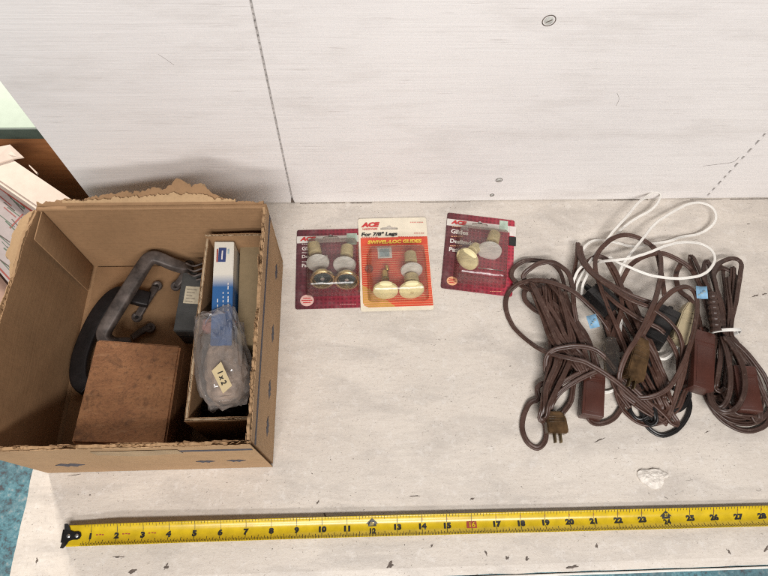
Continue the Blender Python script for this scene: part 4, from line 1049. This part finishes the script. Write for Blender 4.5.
A.run([(562, 413, 5), (570, 402, 6), (573, 388, 8), (576, 368, 8)])
A.run([(588, 417, 8), (594, 423, 3), (604, 423, 2), (615, 417, 2), (625, 402, 4), (631, 392, 6), (640, 375, 8)], .3)
A.fill([(550, 296), (556, 318), (566, 340), (566, 362), (556, 386), (550, 404)], 5, [14, 14, 15, 13, 9, 5], (4, 14), 29)
A.fill([(548, 288), (552, 312), (562, 338), (560, 362), (550, 388), (546, 408)], 5, [10, 10, 11, 10, 7, 4], (6, 24), 21)
A.fill([(556, 290), (566, 315), (578, 338), (584, 358), (588, 374)], 4, [9, 9, 10, 9, 6], (8, 24), 22)
A.fill([(540, 292), (550, 320), (557, 345), (553, 375), (547, 402)], 3, [5, 7, 9, 8, 4], (4, 18), 23)
A.fill([(536, 294), (548, 316), (560, 340), (574, 356), (584, 372)], 4, [6, 8, 10, 8, 6], (14, 28), 61)
A.run([(548, 282, 22), (560, 296, 26), (566, 315, 26), (570, 340, 24), (566, 362, 22), (556, 386, 16), (548, 406, 9)], .6)
A.done()
plug(A.t, 554, 412, 557, 434, .010, .0240, .010, M['amber'], .1)
socket(A.t, 593, 372, 590.5, 418, .013, .0235, .020, M['bake'], -.1)
blue_tag(A.t, 592.5, 321.5, .036, .25, .1)
# --- cord K: black cord in the middle
K = Cord('extension_cord', 'black extension cord with square rubber sockets buried under brown loops', (640, 360), M['rubber'], SECK, GR)
K.run([(618, 300, 16), (630, 310, 12), (645, 320, 14)]); K.run([(652, 345, 12), (650, 365, 10), (648, 390, 8), (652, 412, 6), (640, 420, 3), (631, 412, 3), (630, 398, 4), (634, 380, 6)])
K.run([(645, 360, 8), (642, 380, 8), (640, 400, 6), (646, 424, 2.5), (660, 435, 2), (674, 432, 2), (685, 420, 2), (690, 406, 2), (686, 394, 3), (676, 390, 5), (664, 380, 6)], .3)
K.run([(655, 370, 10), (658, 395, 8), (668, 410, 5), (682, 408, 4), (690, 396, 4), (686, 386, 6), (676, 380, 8)], .3); K.run([(612, 310, 8), (618, 330, 6), (628, 350, 6), (640, 372, 6), (652, 392, 6), (668, 402, 5)])
K.fill([(648, 362), (650, 380), (650, 398), (652, 412)], 4, [7, 9, 9, 8], (4, 12), 31); K.run([(600, 310, 8), (606, 330, 6), (612, 350, 5), (622, 372, 4)])
K.done()
socket(K.t, 590, 290, 612, 312, .014, .0260, .022, M['rubber'], .2); socket(K.t, 668, 312, 650, 342, .014, .0270, .022, M['rubber'], -.2)
# --- cord W: white cord
Wc = Cord('extension_cord', 'thin white extension cord looping up to the foot of the backboard', (650, 250), M['white_cable'], SECW, GR)
Wc.run([(574, 312, 5), (574, 294, 8), (579, 280, 12), (586, 268, 14), (594, 256, 16), (603, 245, 18), (613, 232, 20), (624, 220, 22), (637, 204, 18), (648, 195.5, 16), (656, 192, 16), (661, 194, 14), (659, 201, 12), (652, 209, 10), (640, 216, 8), (628, 224, 8), (615, 236, 10), (604, 248, 14)], .3)
Wc.run([(574, 284, 6), (578, 262, 8), (584, 248, 8), (592, 241, 6), (602, 240, 5), (616, 242.5, 4), (633, 247, 3), (650, 244, 3), (668, 241, 3), (682, 237, 4), (697, 234.5, 5), (709, 228.5, 7), (715.5, 219, 9), (713.5, 209, 11), (705, 203.5, 12), (693, 203, 12), (680, 208, 12), (667, 215, 14), (655, 224, 18), (641, 241, 22), (631, 253, 22), (622, 266, 16), (616, 282, 12), (614, 300, 8)], .3)
Wc.run([(598, 262, 20), (606, 261, 28), (617, 260, 34), (632, 258, 36), (649, 252.5, 36), (666, 245.5, 36), (684, 242, 34), (699, 243, 32), (710, 249, 32), (715, 258, 32), (711, 268, 34), (701, 275, 35), (686, 278, 36), (668, 278, 37), (650, 275, 37), (634, 269, 36), (620, 263, 34), (608, 256, 28)], .25)
Wc.run([(572, 300, 6), (573, 284, 14), (579, 270, 20), (584, 266, 20), (588, 272, 20), (583, 284, 16), (582, 296, 10)], .3); Wc.run([(598, 280, 12), (608, 284, 14), (617, 292, 14), (621, 302, 14), (621, 322, 14), (618, 345, 10)], .3)
Wc.run([(640, 345, 12), (652, 355, 14), (664, 359, 14), (674, 352, 12), (680, 340, 12)], .3); Wc.run([(600, 392, 4), (612, 391, 4), (622, 380, 4), (620, 360, 6)], .3)
Wc.done(); plug(Wc.t, 690, 305, 677, 343, .020, .0185, .013, M['cream'], .15, False)
# --- cord B: middle brown
B = Cord('extension_cord', 'reddish brown extension cord sprawled over the black sockets and white loops', (650, 330), M['brown2'], SEC, GR)
B.run([(664, 296, 10), (661, 272, 14), (657, 254, 17), (649, 244, 19), (637, 237.5, 20), (625, 235, 20), (614, 238, 20), (605, 245, 20), (597, 255, 21), (595, 264, 22), (597, 276, 24), (605, 299, 26), (615, 323, 26), (624, 345, 22), (630, 365, 16)], .4)
B.run([(573, 278, 8), (587, 263, 12), (597, 257, 17), (606, 259, 19), (613, 267, 22), (619, 279, 23), (628, 302, 24), (640, 330, 24), (655, 355, 20), (668, 385, 14)], .4)
B.run([(573, 300, 8), (574, 275, 12), (577, 258, 14), (578, 243, 13), (580, 256, 19), (587, 268, 25), (601, 281, 31), (629, 299, 36), (653, 309, 37), (672, 324, 35), (682, 342, 30), (682, 361, 24), (676, 395, 15), (668, 418, 8)], .5)
B.run([(580, 246, 14), (584, 260, 20), (598, 276, 26), (628, 294, 30), (655, 304, 30)], .5)
B.run([(612, 310, 10), (618, 290, 14), (624, 276, 16), (630, 266, 18), (641, 258.5, 19), (655, 254, 19), (667, 255, 18), (680, 261, 16), (692, 270, 14), (702, 290, 14)], .4)
B.run([(645, 242, 14), (653, 247, 16), (659, 254, 20), (661, 264, 25), (660, 278, 31), (653, 305, 41), (640, 333, 41), (627, 354, 37), (620, 375, 28), (622, 392, 15), (636, 404, 10)], .4)
B.run([(640, 340, 30), (650, 322, 35), (660, 304, 38), (674, 290, 36), (688, 287, 32), (696.5, 297, 32), (696, 320, 34), (690, 345, 34), (681, 368, 30), (668, 388, 24), (653, 396, 20), (636, 397, 16), (622, 388, 10)], .4)
B.run([(690, 350, 14), (693, 378, 8), (685, 392, 6), (678, 408, 4), (668, 416, 4)], .4)
B.run([(617, 372, 10), (616, 392, 6), (624, 410, 3), (640, 423, 3), (655, 424, 5), (667, 418, 8), (674, 400, 12), (682, 380, 18), (688, 350, 22)], .4)
B.run([(605, 320, 18), (612, 345, 16), (614, 368, 14), (622, 390, 10), (640, 408, 8), (660, 420, 5)], .5)
B.run([(682, 262, 10), (676, 275, 10), (680, 290, 8), (691, 300, 10), (698, 318, 8), (700, 336, 10)], .3)
B.fill([(610, 300), (622, 325), (636, 350), (650, 378), (662, 402)], 4, [10, 12, 12, 10, 6], (4, 16), 42)
B.fill([(630, 300), (640, 322), (650, 345), (660, 372), (668, 398)], 3, [8, 9, 9, 8, 6], (8, 22), 41)
B.run([(596, 284, 20), (612, 300, 26), (634, 316, 28), (660, 330, 26), (676, 352, 22), (678, 380, 14)], .5)
B.run([(606, 262, 18), (618, 284, 22), (622, 306, 22), (614, 332, 18), (608, 356, 14), (614, 384, 8), (630, 408, 5)], .5)
B.fill([(628, 372), (644, 388), (660, 404), (670, 418)], 3, [8, 8, 7, 4], (6, 14), 44)
B.done()
plug(B.t, 641, 340, 632, 380, .028, .0215, .014, M['amber'], .2, True)
plug(B.t, 610, 338, 613, 374, .024, .0170, .011, M['clearplug'], -.2, False, False)
socket(B.t, 700, 334, 698, 391, .016, .0245, .021, M['bake'], .1); blue_tag(B.t, 701.5, 292.5, .034, -.1, -.1)
# --- cord R: right hank with twist tie
R_ = Cord('extension_cord', 'dark brown extension cord hank gathered by a white twist tie', (725, 340), M['brown3'], SEC, GR)
R_.run([(716, 348, 12), (712, 325, 14), (705, 300, 14), (697, 278, 14), (690, 260, 12), (693, 256.5, 16), (702, 275, 20), (714, 300, 23), (724, 330, 23), (732, 350, 20)], .6)
R_.run([(730, 338, 12), (722, 305, 14), (714, 282, 14), (709.5, 264, 13), (706, 262, 14), (704, 272, 15), (706, 290, 16), (712, 320, 14), (714, 350, 12)], .6)
R_.run([(725, 338, 20), (721, 310, 22), (716, 285, 24), (714, 272, 22), (720, 263, 18), (732, 258, 15), (741, 263, 14), (739.5, 280, 15), (736, 300, 16), (731, 330, 18), (738, 347, 17), (752, 368, 12), (764, 395, 6), (771, 412, 3), (764, 426, 2), (747, 431, 2), (730, 425, 2), (716, 413, 3), (706, 396, 4), (702, 378, 8)], .4)
R_.run([(728, 334, 12), (733, 300, 10), (737, 280, 9), (732, 272, 8), (722, 268, 8), (714, 275, 9), (718, 300, 10), (724, 330, 10)], .5)
R_.run([(730, 338, 18), (748, 355, 16), (765, 378, 10), (772, 402, 5), (762, 419, 3), (745, 424, 3), (725, 418, 3), (708, 402, 4), (702, 380, 6), (705, 355, 8), (712, 336, 10)], .4)
R_.run([(728, 338, 20), (740, 356, 20), (752, 378, 14), (757, 400, 8), (750, 415, 4), (735, 418, 4), (718, 410, 5), (709, 392, 8), (709, 365, 10), (715, 336, 12)], .4)
R_.run([(724, 336, 25), (735, 351, 29), (744, 371, 30), (744.5, 391, 28), (737, 407, 24), (724, 412, 22), (712, 403, 18), (708, 380, 16), (712, 350, 16), (717, 336, 15)], .4)
R_.run([(722, 336, 22), (728, 356, 26), (731, 380, 26), (727, 400, 22), (718, 408, 18), (711, 396, 16), (712, 366, 16), (716, 338, 16)], .4)
R_.fill([(716, 275), (719, 300), (723, 330), (722, 356), (718, 385)], 4, [14, 13, 8, 9, 10], (6, 20), 51)
R_.fill([(734, 268), (733, 300), (727, 332)], 2, [3, 4, 5], (8, 14), 52)
R_.fill([(706, 340), (708, 366), (714, 392), (728, 410), (746, 416)], 4, [6, 8, 7, 6, 5], (4, 12), 71)
R_.fill([(735, 345), (748, 366), (758, 390), (758, 412)], 3, [6, 7, 6, 5], (4, 12), 72)
R_.done()
socket(R_.t, 741, 368, 748, 413, .0135, .0235, .020, M['bake'], -.15)
# ribbed strain relief of its plug
sr = [P(711.5, 293, .026), P(716, 331, .026)]; dv = (sr[1] - sr[0]); V, F = [], []
path = [sr[0] + dv * (i / 40) for i in range(41)]
sweep(path, circle(.0062, 12), scale=lambda i: .78 + .10 * (i / 40) + .13 * (1 if (i // 3) % 2 else -0.3), V=V, F=F); mesh('strain_relief', V, F, M['brown3'], R_.t, False, True)
# twist tie round the hank
c = P(724.5, 333.5, .0165); ax = Vector((1, .02, 0)); path = [c + ax * (.0175 * math.cos(a)) + Vector((0, .0012 * math.cos(a * 2), .0158 * math.sin(a))) for a in [2 * math.pi * i / 40 for i in range(41)]]
path = [Vector((p.x, p.y, max(.0008, p.z))) for p in path]
V, F = sweep(path, rrect(.0010, .0040, .0004, 2), up=Vector((0, 1, 0))); mesh('twist_tie', V, F, M['tie'], R_.t, True, True)
